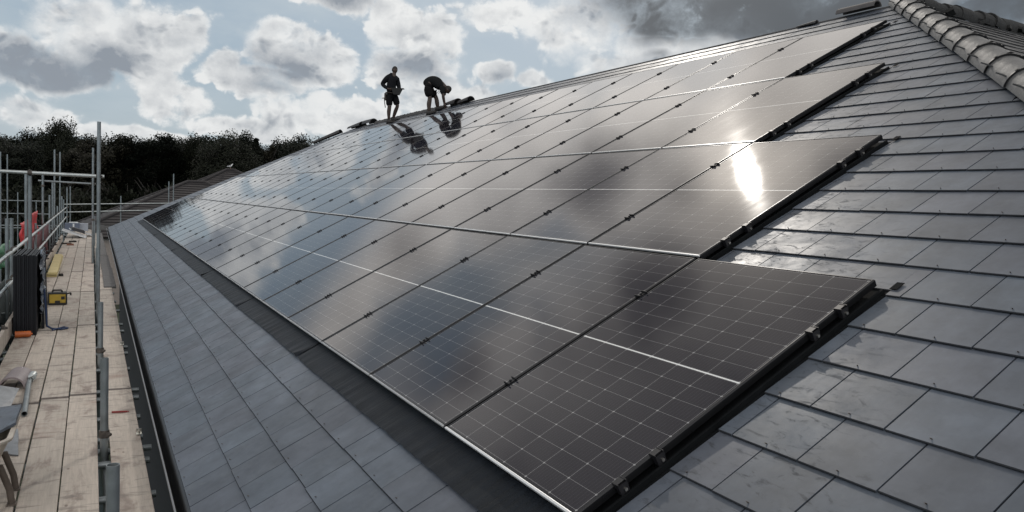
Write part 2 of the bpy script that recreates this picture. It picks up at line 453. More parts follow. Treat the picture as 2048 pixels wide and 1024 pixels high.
# ------------------------------------------------------------------ mesh helpers
class MB:
    def __init__(s):
        s.v, s.f, s.mi, s.sm = [], [], [], []

    def add(s, vs, fs, mi=0, smooth=False):
        o = len(s.v)
        s.v += [tuple(v) for v in vs]
        for f in fs:
            s.f.append([o + i for i in f])
            s.mi.append(mi)
            s.sm.append(smooth)

    def box(s, c, size, M=None, mi=0):
        c = Vector(c)
        hx, hy, hz = size[0] / 2, size[1] / 2, size[2] / 2
        vs = []
        for dx, dy, dz in ((-1, -1, -1), (1, -1, -1), (1, 1, -1), (-1, 1, -1), (-1, -1, 1), (1, -1, 1), (1, 1, 1), (-1, 1, 1)):
            d = Vector((dx * hx, dy * hy, dz * hz))
            if M: d = M @ d
            vs.append(c + d)
        s.add(vs, [(3, 2, 1, 0), (4, 5, 6, 7), (0, 1, 5, 4), (1, 2, 6, 5), (2, 3, 7, 6), (3, 0, 4, 7)], mi)

    def tube(s, a, b, r, n=12, mi=0, hollow=0.0, r2=None):
        a, b = Vector(a), Vector(b)
        r2 = r if r2 is None else r2
        ax = (b - a).normalized()
        t = ax.orthogonal().normalized()
        u = ax.cross(t)
        ring = lambda p, rr: [p + (t * math.cos(2 * math.pi * i / n) + u * math.sin(2 * math.pi * i / n)) * rr for i in range(n)]
        A, B = ring(a, r), ring(b, r2)
        s.add(A + B, [(i, (i + 1) % n, n + (i + 1) % n, n + i) for i in range(n)], mi, True)
        if hollow:
            L = min(0.3, (b - a).length * 0.45)
            for p, q, o in ((a, a + ax * L, A), (b, b - ax * L, B)):
                I, J = ring(p, r - hollow), ring(q, r - hollow)
                if p == b: fs = [(i, (i + 1) % n, n + (i + 1) % n, n + i) for i in range(n)]
                else: fs = [(n + i, n + (i + 1) % n, (i + 1) % n, i) for i in range(n)]
                s.add(o + I, fs, mi)
                s.add(I + J, [(i, (i + 1) % n, n + (i + 1) % n, n + i) for i in range(n)], mi, True)
                s.add(J, [tuple(range(n))], mi)
        else:
            s.add(A, [tuple(reversed(range(n)))], mi)
            s.add(B, [tuple(range(n))], mi)

    def path(s, pts, r, n=8, mi=0):
        for a, b in zip(pts[:-1], pts[1:]): s.tube(a, b, r, n, mi)

    def arch(s, a, b, up, r, t, n=14, span=math.pi, mi=0, r2=None, sides=True):
        """half-round tile from a to b; up = crown direction"""
        a, b, up = Vector(a), Vector(b), Vector(up)
        ax = (b - a).normalized()
        up = (up - ax * up.dot(ax)).normalized()
        sd_ = ax.cross(up)
        r2 = r if r2 is None else r2
        rings = []
        for p, rr in ((a, r), (b, r2)):
            for q in (rr, rr - t):
                rings.append([p + (up * math.cos(-span / 2 + span * i / n) + sd_ * math.sin(-span / 2 + span * i / n)) * q for i in range(n + 1)])
        N = n + 1
        s.add(rings[0] + rings[2], [(i, i + 1, N + i + 1, N + i) for i in range(n)], mi, True)
        s.add(rings[1] + rings[3], [(N + i, N + i + 1, i + 1, i) for i in range(n)], mi, True)
        s.add(rings[0] + rings[1], [(N + i, N + i + 1, i + 1, i) for i in range(n)], mi)
        s.add(rings[2] + rings[3], [(i, i + 1, N + i + 1, N + i) for i in range(n)], mi)
        for e in (0, n):
            s.add([rings[0][e], rings[1][e], rings[3][e], rings[2][e]], [(0, 1, 2, 3)], mi)

    def build(s, name, mats, parent=None, loc=(0, 0, 0), rot=(0, 0, 0), origin=None, bevel=0.0):
        me = bpy.data.meshes.new(name)
        vs = s.v
        if origin is not None:
            o = Vector(origin)
            vs = [tuple(Vector(v) - o) for v in s.v]
        me.from_pydata(vs, [], s.f)
        mats = mats if isinstance(mats, (list, tuple)) else [mats]
        for m in mats: me.materials.append(m)
        me.polygons.foreach_set('material_index', s.mi)
        me.polygons.foreach_set('use_smooth', s.sm)
        me.update()
        ob = bpy.data.objects.new(name, me)
        COL.objects.link(ob)
        if parent is not None: ob.parent = parent
        ob.location = Vector(origin) if origin is not None else loc
        ob.rotation_euler = rot
        if bevel:
            bv = ob.modifiers.new('bevel', 'BEVEL')
            bv.width = bevel
            bv.segments = 2
            bv.limit_method = 'ANGLE'
        return ob


def tag(o, label=None, cat=None, group=None, kind=None):
    if label: o['label'] = label
    if cat: o['category'] = cat
    if group: o['group'] = group
    if kind: o['kind'] = kind
    return o


def empty(name, loc=(0, 0, 0), rot=(0, 0, 0)):
    o = bpy.data.objects.new(name, None)
    o.empty_display_size = 0.2
    COL.objects.link(o)
    o.location = loc
    o.rotation_euler = rot
    return o


def dup(root, loc=None, rot=None):
    def rec(o, par):
        c = o.copy()
        COL.objects.link(c)
        c.parent = par
        for ch in [k for k in CH.get(o.name, [])]: rec(ch, c)
        return c
    CH = {}
    def collect(o):
        CH[o.name] = list(o.children)
        for k in o.children: collect(k)
    collect(root)
    r = rec(root, None)
    if loc is not None: r.location = loc
    if rot is not None: r.rotation_euler = rot
    return r


ORD = ['first', 'second', 'third', 'fourth', 'fifth', 'sixth', 'seventh', 'eighth', 'ninth', 'tenth', 'eleventh', 'twelfth', 'thirteenth',
       'fourteenth', 'fifteenth', 'sixteenth', 'seventeenth', 'eighteenth', 'nineteenth', 'twentieth', 'twenty-first', 'twenty-second',
       'twenty-third', 'twenty-fourth', 'twenty-fifth', 'twenty-sixth', 'twenty-seventh', 'twenty-eighth']

# ------------------------------------------------------------------ roof geometry
PITCH = R(28)
CP, SP = math.cos(PITCH), math.sin(PITCH)
ROT = (PITCH, 0, 0)
PU, PV = 1.156, 1.796           # panel pitch along and up the roof
PW, PH = 1.134, 1.762
ENDS = [25, 24, 23, 22]         # far end of every panel row (row j starts at column j)
V0, GAUGE, SW = -1.20, 0.2677, 0.302
VR = 8.15                       # ridge
NS = -0.055                     # slate surface below the glass plane


def rw(u, v, n=0.0):
    return Vector((-u, v * CP - n * SP, v * SP + n * CP))


def u_near(v): return 0.844 + (v - 4.486) * 0.88 - 0.10
def u_far(v): return 34.6 - 0.877 * (v + 1.2)
def u_hip(v): return 0.844 + (v - 4.486) * 0.88 - 0.17


GZ = -6.0                       # ground level
bld = empty('slate_roofed_building', (-15, 5, GZ))
tag(bld, 'long building with a new grey slate roof under the solar panels', 'building')
BO = Vector(bld.location)


def bpart(mb, name, mats, roof=False, **k):
    if roof: return mb.build(name, mats, bld, loc=-BO, rot=ROT, **k)
    return mb.build(name, mats, bld, loc=-BO, **k)


# --- new slates, one mesh in roof coordinates (x = -u, y = up the slope, z = outwards)
def slate(mb, u0, u1, v0, v1, nt, nh, ul0=None, ur1=None, th=0.0068):
    """u0<u1; tail at v0 (height nt), head at v1 (height nh)"""
    vs = [(-u1, v0, nt), (-u0, v0, nt), (-(u0 if ur1 is None else ur1[0]), v1, nh), (-(u1 if ur1 is None else ur1[1]), v1, nh)]
    lo = [(a, b, c - th) for a, b, c in vs]
    e = 0.0035
    ch = [(a, b + e, c) for a, b, c in vs[:2]]
    dn = [(a, b, c - 0.0035) for a, b, c in vs[:2]]
    mb.add([ch[0], ch[1], vs[2], vs[3]] + lo, [(0, 1, 2, 3), (5, 6, 2, 1), (7, 4, 0, 3)])
    # dressed tail edge, coloured dark to draw the shadow line between courses
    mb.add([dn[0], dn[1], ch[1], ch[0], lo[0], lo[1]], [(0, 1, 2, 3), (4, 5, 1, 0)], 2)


def in_array(u, v):
    if v < 0 or v >= 4 * PV: return False
    j = int(v / PV)
    return j * PU - 0.045 < u < ENDS[j] * PU + 0.045


slates = MB()
NC = int(round((VR - V0) / GAUGE))
for k in range(NC + 1):
    v0 = V0 + k * GAUGE
    v1 = min(v0 + GAUGE + 0.012, VR)
    if v1 - v0 < 0.03: continue
    off = -0.568 if k % 2 == 0 else -0.417
    ulo, uhi = u_near(v0), u_far(v0)
    i0 = int((ulo - off) / SW) - 1
    i1 = int((uhi - off) / SW) + 1
    for i in range(i0, i1 + 1):
        a, b = off + i * SW + 0.0033, off + (i + 1) * SW - 0.0033
        # cut against the hips
        la, lb = max(a, u_near(v0)), min(b, u_far(v0))
        ta, tb = max(a, u_near(v1)), min(b, u_far(v1))
        if lb - la < 0.01 and tb - ta < 0.01: continue
        la, lb = min(la, b), max(lb, a)
        ta, tb = min(ta, b), max(tb, a)
        segs = [(la, lb, v0, v1, ta, tb)]
        vm_ = (v0 + v1) / 2
        um = (a + b) / 2
        if -0.13 < v0 and v1 < 4 * PV + 0.3:
            j = max(0, min(3, int(max(v0, 0) / PV)))
            near, far = j * PU - 0.045, ENDS[j] * PU + 0.045
            if v0 < 0 or v0 >= 4 * PV:
                if v0 >= 4 * PV: near, far = 1e9, -1e9
                elif v1 > 0.02: pass
            if v0 >= -0.13 and v0 < 4 * PV:
                segs = []
                if a < near:
                    segs.append((min(la, near), min(lb, near), v0, v1, min(ta, near), min(tb, near)))
                if b > far:
                    segs.append((max(la, far), max(lb, far), v0, v1, max(ta, far), max(tb, far)))
                # the course runs past the top of this panel row: carry on above it
                vb = (j + 1) * PV
                if v1 > vb - 0.001 and v0 < vb:
                    nn_, ff_ = (j + 1) * PU - 0.045, ENDS[min(3, j + 1)] * PU + 0.045
                    if j == 3: nn_, ff_ = 1e9, -1e9
                    lo_, hi_ = max(a, near), min(b, min(nn_, far))
                    if hi_ - lo_ > 0.01: segs.append((lo_, hi_, vb - 0.006, max(v1, vb + 0.012), lo_, hi_))
                    lo_, hi_ = max(a, max(ff_, near)), min(b, far)
                    if j < 3 and hi_ - lo_ > 0.01: segs.append((lo_, hi_, vb - 0.006, max(v1, vb + 0.012), lo_, hi_))
        for (sa, sb, w0, w1, ta_, tb_) in segs:
            if max(sb - sa, tb_ - ta_) < 0.012: continue
            e = random.uniform(-0.0012, 0.0012)
            frac = (w0 - v0) / (GAUGE + 0.012)
            nt = NS - 0.0102 * frac + e
            nh = NS - 0.0102 + e * 0.3
            dv = random.uniform(-0.0025, 0.0025) if frac == 0 else 0
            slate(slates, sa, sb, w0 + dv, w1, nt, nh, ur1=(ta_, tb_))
            if frac == 0 and sb - sa > 0.2 and a < 16:
                rx = -(a + b) / 2 + random.uniform(-0.006, 0.006)
                rr = 0.0030
                vv = w0 + 0.022 + dv
                n = 6
                tilt = random.uniform(-0.003, 0.003)
                top = [(rx + rr * math.cos(t * math.pi / 3), vv + rr * math.sin(t * math.pi / 3), nt + 0.0005) for t in range(n)]
                cap = [(rx + tilt + rr * 0.6 * math.cos(t * math.pi / 3), vv - 0.004 + rr * 0.6 * math.sin(t * math.pi / 3), nt + 0.007) for t in range(n)]
                slates.add(top + cap, [tuple(range(n, 2 * n))] + [(q, (q + 1) % n, n + (q + 1) % n, n + q) for q in range(n)], 1)
bpart(slates, 'slate_covering', [SLATE, mat('copper_rivet', (0.10, 0.085, 0.075), 0.4, 0.8), mat('slate_edge_shadow', (0.022, 0.024, 0.028), 0.7, spec=0.2)], True)  # dark edge colour holds the shadow line of each course

# --- boarding under the slates, trays under the panels
deckm = MB()
q = [(-u_near(V0), V0), (-u_far(V0), V0), (-u_far(VR), VR), (-u_near(VR), VR)]
deckm.add([(x, y, NS - 0.030) for x, y in q], [(3, 2, 1, 0)])
bpart(deckm, 'roof_felt', mat('felt', (0.012, 0.012, 0.013), 0.8), True)
tray = MB()
for j in range(4):
    uA, uB = j * PU - 0.042, ENDS[j] * PU + 0.042
    vA, vB = j * PV - 0.004, (j + 1) * PV - 0.004
    tray.box((-(uA + uB) / 2, (vA + vB) / 2, -0.066), (uB - uA, vB - vA, 0.004))
    # rolled side upstand, seen as a grey lip beside the panel edge
    tray.box((-(uA + 0.020), (vA + vB) / 2 - 0.01, -0.052), (0.012, vB - vA - 0.03, 0.022))
    tray.box((-(uB - 0.020), (vA + vB) / 2 - 0.01, -0.052), (0.012, vB - vA - 0.03, 0.022))
    # tail of the side flashing, running up past the panel corner over the slates
    for uu in (uA, uB):
        tray.box((-uu + (0.012 if uu == uA else -0.012), vB + 0.03, NS + 0.003), (0.035, 0.06, 0.003))
bpart(tray, 'panel_tray', mat('tray_lip', (0.008, 0.009, 0.010), 0.7, spec=0.04, var=0.3), True)

# --- flexible black apron below the lowest panels, dressed over the slates
apron = MB()
ua, ub = -0.10, ENDS[0] * PU + 0.30
NU = 1150
rows = [(0.02, -0.048), (-0.04, -0.0495), (-0.08, NS + 0.006), (-0.12, NS + 0.006), (-0.155, NS + 0.006), (-0.185, NS + 0.005)]
rr = random.Random(3)
edge, lift = [], []
cur = 0.0
tgt = 0.0
joints = [3.62, 6.4, 9.6, 14.5, 20.0]
for i in range(NU + 1):
    if rr.random() < 0.06: tgt = rr.uniform(-0.005, 0.005)
    cur += (tgt - cur) * 0.2
    u = ua + (ub - ua) * i / NU
    s_ = 0.0
    for jj in joints:
        if 0 <= u - jj < 0.28: s_ = max(s_, (1 - (u - jj) / 0.28) ** 2)
    edge.append(cur - 0.012 * s_)
    lift.append(s_)
amp = [rr.uniform(0.2, 1.0) for _ in range(NU + 1)]
for i in range(NU + 1):
    u = ua + (ub - ua) * i / NU
    for k, (v, n) in enumerate(rows):
        fr = k / 5
        wr = (math.sin(i * 0.85 + math.sin(i * 0.13) * 3) * 0.5 + math.sin(i * 2.1 + math.sin(i * 0.31) * 2) * 0.25 + amp[i] * 0.55) * 0.0052 * (0.25 + fr) * (1 if k > 0 else 0.1)
        wr += lift[i] * (fr ** 2) * (0.030 if abs(u - 3.62) < 0.4 else 0.016)
        apron.v.append((-u, v + edge[i] * fr * fr + 0.3 * wr * fr, n + max(0.0, wr)))
K = len(rows)
for i in range(NU):
    # overlap joints are torn free so the sheet below shows its own edge
    u = ua + (ub - ua) * (i + 1) / NU
    if any(abs(u - jj) < (ub - ua) / NU * 0.6 for jj in joints): continue
    for k in range(K - 1):
        apron.f.append([i * K + k, i * K + k + 1, (i + 1) * K + k + 1, (i + 1) * K + k])
        apron.mi.append(0)
        apron.sm.append(True)
bpart(apron, 'apron_flashing', APRON, True)

# --- hip-end slope, back slope and far hip end
UA = u_hip(VR)
apex = rw(UA, VR, 0)
hipdir = (rw(u_hip(VR - 1), VR - 1) - apex)
Yv = Vector((0, 1, 0))
bdir = Vector((hipdir.x, 0, hipdir.z)).normalized()
N2 = Vector((-bdir.z, 0, bdir.x)).normalized()
if N2.z < 0: N2 = -N2


def hp(y, t, n=0.0): return apex + Yv * y + bdir * t + N2 * n


hs = hipdir.y / Vector((hipdir.x, 0, hipdir.z)).length     # y per metre down
old = MB()
g2 = 0.29
rr = random.Random(11)
for k in range(-14, 52):
    t0 = (k + 1) * g2       # tail
    t1 = k * g2
    yl = hs * max(t0, 0) + 0.05
    y = yl - rr.uniform(0, 0.2)
    while y < 9.0:
        w = rr.uniform(0.24, 0.32)
        y0, y1 = max(y, yl if t0 > 0 else 0.0), y + w - 0.004
        y += w
        top = -0.10 * (y0 + y1) / 2
        if t0 < top + 0.02 or y1 - y0 < 0.03: continue
        e = rr.uniform(-0.003, 0.004)
        nt, nh = -0.05 + e, -0.062 + e * 0.3
        a = hp(y0, t0 + rr.uniform(-0.008, 0.008), nt)
        b = hp(y1, t0 + rr.uniform(-0.008, 0.008), nt)
        c, d = hp(y1, t1 - 0.02, nh), hp(y0, t1 - 0.02, nh)
        lo = [p - N2 * 0.009 for p in (a, b, c, d)]
        old.add([a, b, c, d] + lo, [(0, 1, 2, 3), (4, 5, 1, 0), (5, 6, 2, 1), (7, 4, 0, 3)])
bpart(old, 'old_slate_slope', SLATE_OLD)
back = MB()
e1 = hp(0, 11.0) + Yv * 9
back.add([hp(hs * 11.5, 11.5, -0.075), hp(9.2, 11.5, -0.075), hp(9.2, -0.92, -0.075), hp(0, 0, -0.075)], [(0, 1, 2, 3)])
far_ap = rw(u_far(VR), VR, NS - 0.01)
back.add([rw(34.6, V0, NS - 0.02), far_ap, far_ap + Vector((-8.2, 8.2, -5.0))], [(0, 1, 2)])
back.add([rw(UA, VR, NS - 0.01), far_ap, far_ap + Vector((-8.2, 8.2, -5.0)), rw(UA, VR, NS) + Vector((0.3, 8.2, -4.3))], [(3, 2, 1, 0)])
bpart(back, 'rear_slope', SLATE_OLD)
# rough ridge on top of the old slope
orid = MB()
y = 0.0
while y < 8.8:
    w = rr.uniform(0.28, 0.36)
    a = hp(y, -0.10 * y, 0.055 + rr.uniform(-0.012, 0.012) - 0.11)
    b = hp(y + w + 0.02, -0.10 * (y + w), 0.055 + rr.uniform(-0.012, 0.012) - 0.11)
    jx = Vector((rr.uniform(-0.02, 0.02), 0, rr.uniform(-0.02, 0.02)))
    orid.arch(a + jx, b + jx * rr.uniform(-1, 1), N2, 0.125 + rr.uniform(-0.012, 0.012), 0.02, 7, math.pi)
    for _ in range(4):
        orid.box(a.lerp(b, rr.random()) + N2 * 0.07 + bdir * rr.uniform(-0.02, 0.13) - N2 * rr.uniform(0.0, 0.08), (rr.uniform(0.05, 0.10), rr.uniform(0.05, 0.12), rr.uniform(0.03, 0.06)), Euler((rr.uniform(-.5, .5), rr.uniform(-.5, .5), rr.uniform(-.5, .5))).to_matrix())
    y += w
bpart(orid, 'old_ridge_tiles', mat('old_ridge_clay', (0.012, 0.012, 0.012), 0.8, var=0.5, vscale=12, bump=0.8, bscale=30))
# lead soaker shining on the old slope next to the hip tiles
so_ = MB()
so_.add([hp(hs * 2.2 + 0.12, 2.2, -0.035), hp(hs * 2.2 + 0.42, 2.22, -0.035), hp(hs * 1.5 + 0.2, 1.5, -0.04)], [(0, 1, 2)])
bpart(so_, 'lead_soaker', mat('lead_sheet', (0.5, 0.52, 0.53), 0.35, 0.4))

# --- hip tiles with clips
hup = (Vector((0, -SP, CP)) + N2).normalized()
hipd = hipdir.normalized()
stepv = 0.378
tile_proto = None
HR = 0.150
for k in range(-15, 10):
    vj = 4.486 + stepv * k                 # lower joint
    vt = vj + stepv
    if vt > VR + 0.05: vt = VR + 0.05
    a = rw(u_hip(vj), vj)
    b = rw(u_hip(vt), vt)
    if tile_proto is None:
        L = (b - a).length
        ax = (b - a).normalized()
        tmb = MB()
        rr = random.Random(5)
        tmb.arch(Vector((0, 0, 0)), ax * (L + 0.03), hup, HR, 0.014, 22, R(172), 0, HR - 0.016)
        base = a - hup * 0.095
        tile_proto = tmb.build('hip_tile', HIPM, bld, loc=base - BO)
        cmb = MB()
        # clip: thin union band, crest bracket and side screw
        cmb.arch(-ax * 0.003, ax * 0.003, hup, HR + 0.0015, 0.012, 22, R(168))
        sidev = ax.cross(hup)
        top = hup * (HR + 0.004)
        cmb.add([top - sidev * 0.03, top + sidev * 0.03, top + ax * 0.055 + hup * 0.002, top + hup * 0.012 - ax * 0.004],
                [(0, 1, 2), (0, 3, 1), (1, 3, 2), (2, 3, 0)])
        for sgn in (1, -1):
            dirn = (hup * math.cos(R(34)) + sidev * math.sin(R(34)) * sgn).normalized()
            p = dirn * (HR + 0.004) + ax * 0.004
            cmb.tube(p - dirn * 0.004, p + dirn * 0.003, 0.014, 8)
            cmb.tube(p + dirn * 0.003, p + dirn * 0.005, 0.007, 6)
        clip = cmb.build('clip', CLAMPM, tile_proto)
    else:
        c = tile_proto.copy()
        COL.objects.link(c)
        c.location = a - hup * 0.095 - BO
        kc = clip.copy()
        COL.objects.link(kc)
        kc.parent = c
# mortar / dry-hip membrane strip below the tiles
hm = MB()
for s_, t_ in ((0, 0),):
    pts = []
    for v in (V0 - 0.1, VR):
        c = rw(u_hip(v), v, -0.03)
        pts.append((c + rw(0.16, 0, 0) + Vector((0, SP, -CP)) * 0.012, c + hup * 0.03, c + Yv * 0.22 - Vector((0, 0, 0)) - N2 * 0.02 + Vector((0, 0, 0))))
    A, B = pts
    hm.add([A[0], A[1], A[2], B[0], B[1], B[2]], [(0, 1, 4, 3), (1, 2, 5, 4)])
bpart(hm, 'hip_membrane', mat('membrane', (0.008, 0.008, 0.009), 0.6))

# --- ridge: batten line and dry ridge roll
rg = MB()
rg.tube(rw(UA + 0.15, VR, -0.075), rw(u_far(VR), VR, -0.075), 0.03, 8)
bpart(rg, 'ridge_batten', MORTAR)
rl = MB()
rr = random.Random(21)
prev = None
for i in range(120):
    u = 17.9 + 6.1 * i / 119
    h = 0.018 + rr.uniform(0, 0.022)
    cur = [rw(u, VR - 0.13, NS + 0.008), rw(u, VR - 0.10, NS + h), rw(u, VR + 0.02, NS + 0.045 + h), rw(u, VR + 0.10, NS - 0.02)]
    if prev: rl.add(prev + cur, [(0, 4, 5, 1), (1, 5, 6, 2), (2, 6, 7, 3)])
    prev = cur
bpart(rl, 'ridge_roll', MORTAR)

# --- eaves: gutter, fascia, soffit, brick walls
GYC, GZC, GR = -1.030, -0.662, 0.062
gt = MB()
gt.arch((3.9, GYC, GZC), (-34.7, GYC, GZC), (0, 0, -1), GR, 0.004, 14, math.pi)
gt_o = bpart(gt, 'gutter', GUT)
lip = MB()
lip.tube((3.9, GYC - GR, GZC), (-34.7, GYC - GR, GZC), 0.0065, 8)
lip.build('gutter_lip', mat('gutter_edge', (0.16, 0.165, 0.17), 0.3, 0.2), gt_o)  # lip coloured paler than the gutter to paint in its edge highlight
gb = MB()
for i in range(38):
    xx = 3.0 - i
    gb.arch((xx, GYC, GZC), (xx - 0.035, GYC, GZC), (0, 0, -1), GR + 0.007, 0.006, 10, math.pi)
gb.build('gutter_brackets', GUT, gt_o)
fas = MB()
fas.box((-15.4, -0.955, -0.70), (38.4, 0.022, 0.20))
bpart(fas, 'fascia', GUT)
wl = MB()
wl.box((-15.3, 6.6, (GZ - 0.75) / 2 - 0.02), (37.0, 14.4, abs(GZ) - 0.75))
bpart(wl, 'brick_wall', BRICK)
sf = MB()
sf.box((-15.4, -0.79, -0.79), (38.2, 0.30, 0.02))
bpart(sf, 'soffit', mat('soffit_white', (0.55, 0.55, 0.53), 0.6))

# ------------------------------------------------------------------ solar panels
def make_panel():
    r = empty('solar_panel', (0, 0, 0), ROT)
    w, h = PW / 2, PH
    y0 = (PV - PH) / 2 - 0.002
    prof = [(0.0, -0.035), (0.0, -0.006), (0.0055, 0.0), (0.011, 0.0), (0.0118, -0.004)]
    mb = MB()
    loops = []
    for ins, n in prof:
        loops.append([(-w + ins, y0 + ins, n), (w - ins, y0 + ins, n), (w - ins, y0 + h - ins, n), (-w + ins, y0 + h - ins, n)])
    for q_, (A, B) in enumerate(zip(loops[:-1], loops[1:])):
        mb.add(A + B, [(i, (i + 1) % 4, 4 + (i + 1) % 4, 4 + i) for i in range(4)], 0) if q_ != 1 else [mb.add([A[i], A[(i + 1) % 4], B[(i + 1) % 4], B[i]], [(0, 1, 2, 3)], 1 if i in (0, 2) else 0) for i in range(4)]
    mb.build('frame', [FRAME, FRAME_EDGE], r)
    g = MB()
    i_ = 0.0112
    g.add([(-w + i_, i_ - h / 2, 0), (w - i_, i_ - h / 2, 0), (w - i_, h / 2 - i_, 0), (-w + i_, h / 2 - i_, 0)], [(0, 1, 2, 3)])
    # glass origin kept at the bottom edge so that the cell pattern uses metres up the panel
    g.v = [(x, y + h / 2, z) for x, y, z in g.v]
    g.build('glass', GLASS, r, loc=(0, y0, -0.0022))
    return r


def clamp_mesh():
    mb = MB()
    mb.box((0, 0, -0.012), (0.020, 0.048, 0.034))
    mb.box((0, 0, 0.0035), (0.030, 0.044, 0.003))
    for s in (-1, 1):
        mb.box((0, s * 0.024, 0.006), (0.054, 0.003, 0.014))
    mb.tube((0, 0, 0.005), (0, 0, 0.014), 0.007, 6)
    return mb


def end_clamp_mesh(sgn):
    mb = MB()
    mb.box((sgn * 0.015, 0, -0.022), (0.024, 0.040, 0.038))
    mb.box((sgn * 0.004, 0, 0.003), (0.030, 0.040, 0.003))
    for s in (-1, 1):
        mb.box((sgn * 0.008, s * 0.020, -0.006), (0.040, 0.003, 0.024))
    mb.tube((sgn * 0.027, 0.004, -0.026), (sgn * 0.033, 0.004, -0.026), 0.007, 8, 1)
    return mb


panel0 = make_panel()
y0c = 0.42
mid0 = [clamp_mesh().build('clamp', CLAMPM, panel0, loc=(-PU / 2, yy, 0)) for yy in (0.42, 1.333)]
rownames = ['lowest', 'second', 'third', 'top']
edge_clamps = {}
end_list = []
glint = None
first = True
for j in range(4):
    n = ENDS[j] - j
    for c in range(n):
        i = j + c
        loc = rw((i + 0.5) * PU, j * PV, 0)
        loc += Vector((random.uniform(-0.0012, 0.0012), 0, 0))
        rot = (PITCH + random.uniform(-0.0012, 0.0012), random.uniform(-0.0014, 0.0014), 0)
        if first:
            p = panel0
            p.location, p.rotation_euler = loc, rot
            first = False
        else:
            p = dup(panel0, loc, rot)
        nm = ORD[c] if c < n - 1 else 'last'
        if c == 0: lab = f'black solar panel at the right-hand end of the {rownames[j]} row, side frame exposed'
        elif c == n - 1: lab = f'solar panel at the far left-hand end of the {rownames[j]} row'
        else: lab = f'black solar panel, {nm} from the right-hand end of the {rownames[j]} row'
        tag(p, lab, 'solar panel', 'solar panels in rows on the slate roof')
        if j == 0:  # bright strip added on the bottom edge as a painted highlight
            if glint is None:
                tb_ = MB()
                tb_.box((0, 0.0115, -0.0045), (PW - 0.004, 0.013, 0.013))
                glint = tb_.build('edge_highlight', GLINT, p, bevel=0.003)
            else:
                e = glint.copy(); COL.objects.link(e); e.parent = p
        if c == 0: end_list.append((p, 1))
        if c == n - 1: end_list.append((p, -1))
for p, sgn in end_list:
    if True:
        if True:
            if sgn == -1:
                # far edge uses end clamps in place of the mid clamps
                for ch in [k for k in p.children if k.name.startswith('clamp')]:
                    bpy.data.objects.remove(ch)
            for yy in (0.222, 0.410, 1.324, 1.518):
                if sgn not in edge_clamps:
                    edge_clamps[sgn] = end_clamp_mesh(sgn).build('end_clamp', [CLAMPM, BOLT], p, loc=(sgn * PW / 2, yy, 0))
                else:
                    e = edge_clamps[sgn].copy()
                    COL.objects.link(e)
                    e.parent = p
                    e.location = (sgn * PW / 2, yy, 0)

# ------------------------------------------------------------------ loose things along the ridge
def half_tile(name, a, b, up, r, m, label, group=None, r2=None):
    mb = MB()
    mb.arch(a, b, up, r, 0.016, 14, R(170), 0, r2)
    o = mb.build(name, m, origin=Vector(a))
    return tag(o, label, 'ridge tile', group)


upr = Vector((0, -0.1, 1))
G_ = 'loose ridge tiles along the ridge'
half_tile('ridge_tile', rw(4.24, VR - 0.02, -0.02), rw(4.80, VR - 0.02, -0.02), upr, 0.085, mat('grey_concrete', (0.07, 0.065, 0.065), 0.6, var=0.2), 'round-ended grey ridge tile lying on the ridge beside the hip tiles', G_)
half_tile('ridge_tile', rw(5.16, VR - 0.04, -0.055), rw(5.50, VR - 0.04, -0.045), upr, 0.05, DARKTILE, 'small thin black offcut on the ridge against the dark cloud', G_, 0.015)
half_tile('ridge_tile', rw(16.15, VR - 0.02, -0.02), rw(16.85, VR - 0.02, -0.04), upr, 0.12, DARKTILE, 'dark ridge tile beyond the bent worker, right one of a pair', G_, 0.09)
half_tile('ridge_tile', rw(16.95, VR - 0.02, -0.03), rw(17.72, VR - 0.02, -0.04), upr, 0.15, DARKTILE, 'dark ridge tile just under the hand of the bent worker', G_, 0.12)
half_tile('ridge_tile', rw(24.2, VR, -0.02), rw(25.15, VR, -0.02), upr, 0.155, DARKTILE, 'rounded dark ridge tile sitting left of the standing worker', G_)
half_tile('ridge_tile', rw(25.5, VR, -0.03), rw(26.9, VR - 0.1, -0.03), upr, 0.16, DARKTILE, 'long dark tile lying second left of the standing worker', G_, 0.10)
half_tile('ridge_tile', rw(26.95, VR - 0.45, -0.03), rw(28.0, VR - 1.4, -0.03), upr, 0.14, DARKTILE, 'leftmost dark tile where the ridge meets the far hip', G_, 0.09)


# ------------------------------------------------------------------ scaffold
ZD = -0.835


def yed(x): return -1.437 + 0.0045 * x


def S(x, lat, h): return Vector((x, yed(x) + lat, ZD + h))


YAW = math.atan(0.0045)
scf = empty('tube_scaffold', (-12, -2.5, GZ))
tag(scf, 'galvanised tube scaffold running along the eaves beside the roof', 'scaffold')
SO = Vector(scf.location)
TR = 0.0245


def spart(mb, name, m): return mb.build(name, m, scf, loc=-SO)


def pole(x, lat, h0, h1, m=GALV, r=TR):
    mb = MB()
    mb.tube(S(x, lat, h0), S(x, lat, h1), r, 14, 0, 0.004)
    return spart(mb, 'standard', m)


def coupler(p, ax=(0, 0, 1), r=0.036):
    mb = MB()
    p, ax = Vector(p), Vector(ax).normalized()
    mb.tube(p - ax * 0.028, p + ax * 0.028, r, 10)
    t = ax.orthogonal().normalized()
    mb.tube(p + t * 0.02, p + t * 0.062, 0.012, 6)
    mb.box(p + t * 0.035, (0.03, 0.03, 0.03))
    return spart(mb, 'coupler', COUP)


base = GZ - ZD
# inner row in the gap beside the gutter
pole(-1.63, 0.037, base, 0.68, r=0.0285)
pole(-4.12, 0.036, base, 0.67, r=0.0275)
pole(-7.15, 0.036, base, 0.68, r=0.027)
pole(-10.8, 0.036, base, 2.90, r=0.026)
pole(-13.8, 0.034, base, 0.80)
pole(-19.6, -0.030, base, 2.90)
pole(-26.0, 0.03, base, 0.8)
pole(-31.5, 0.03, base, 0.8)
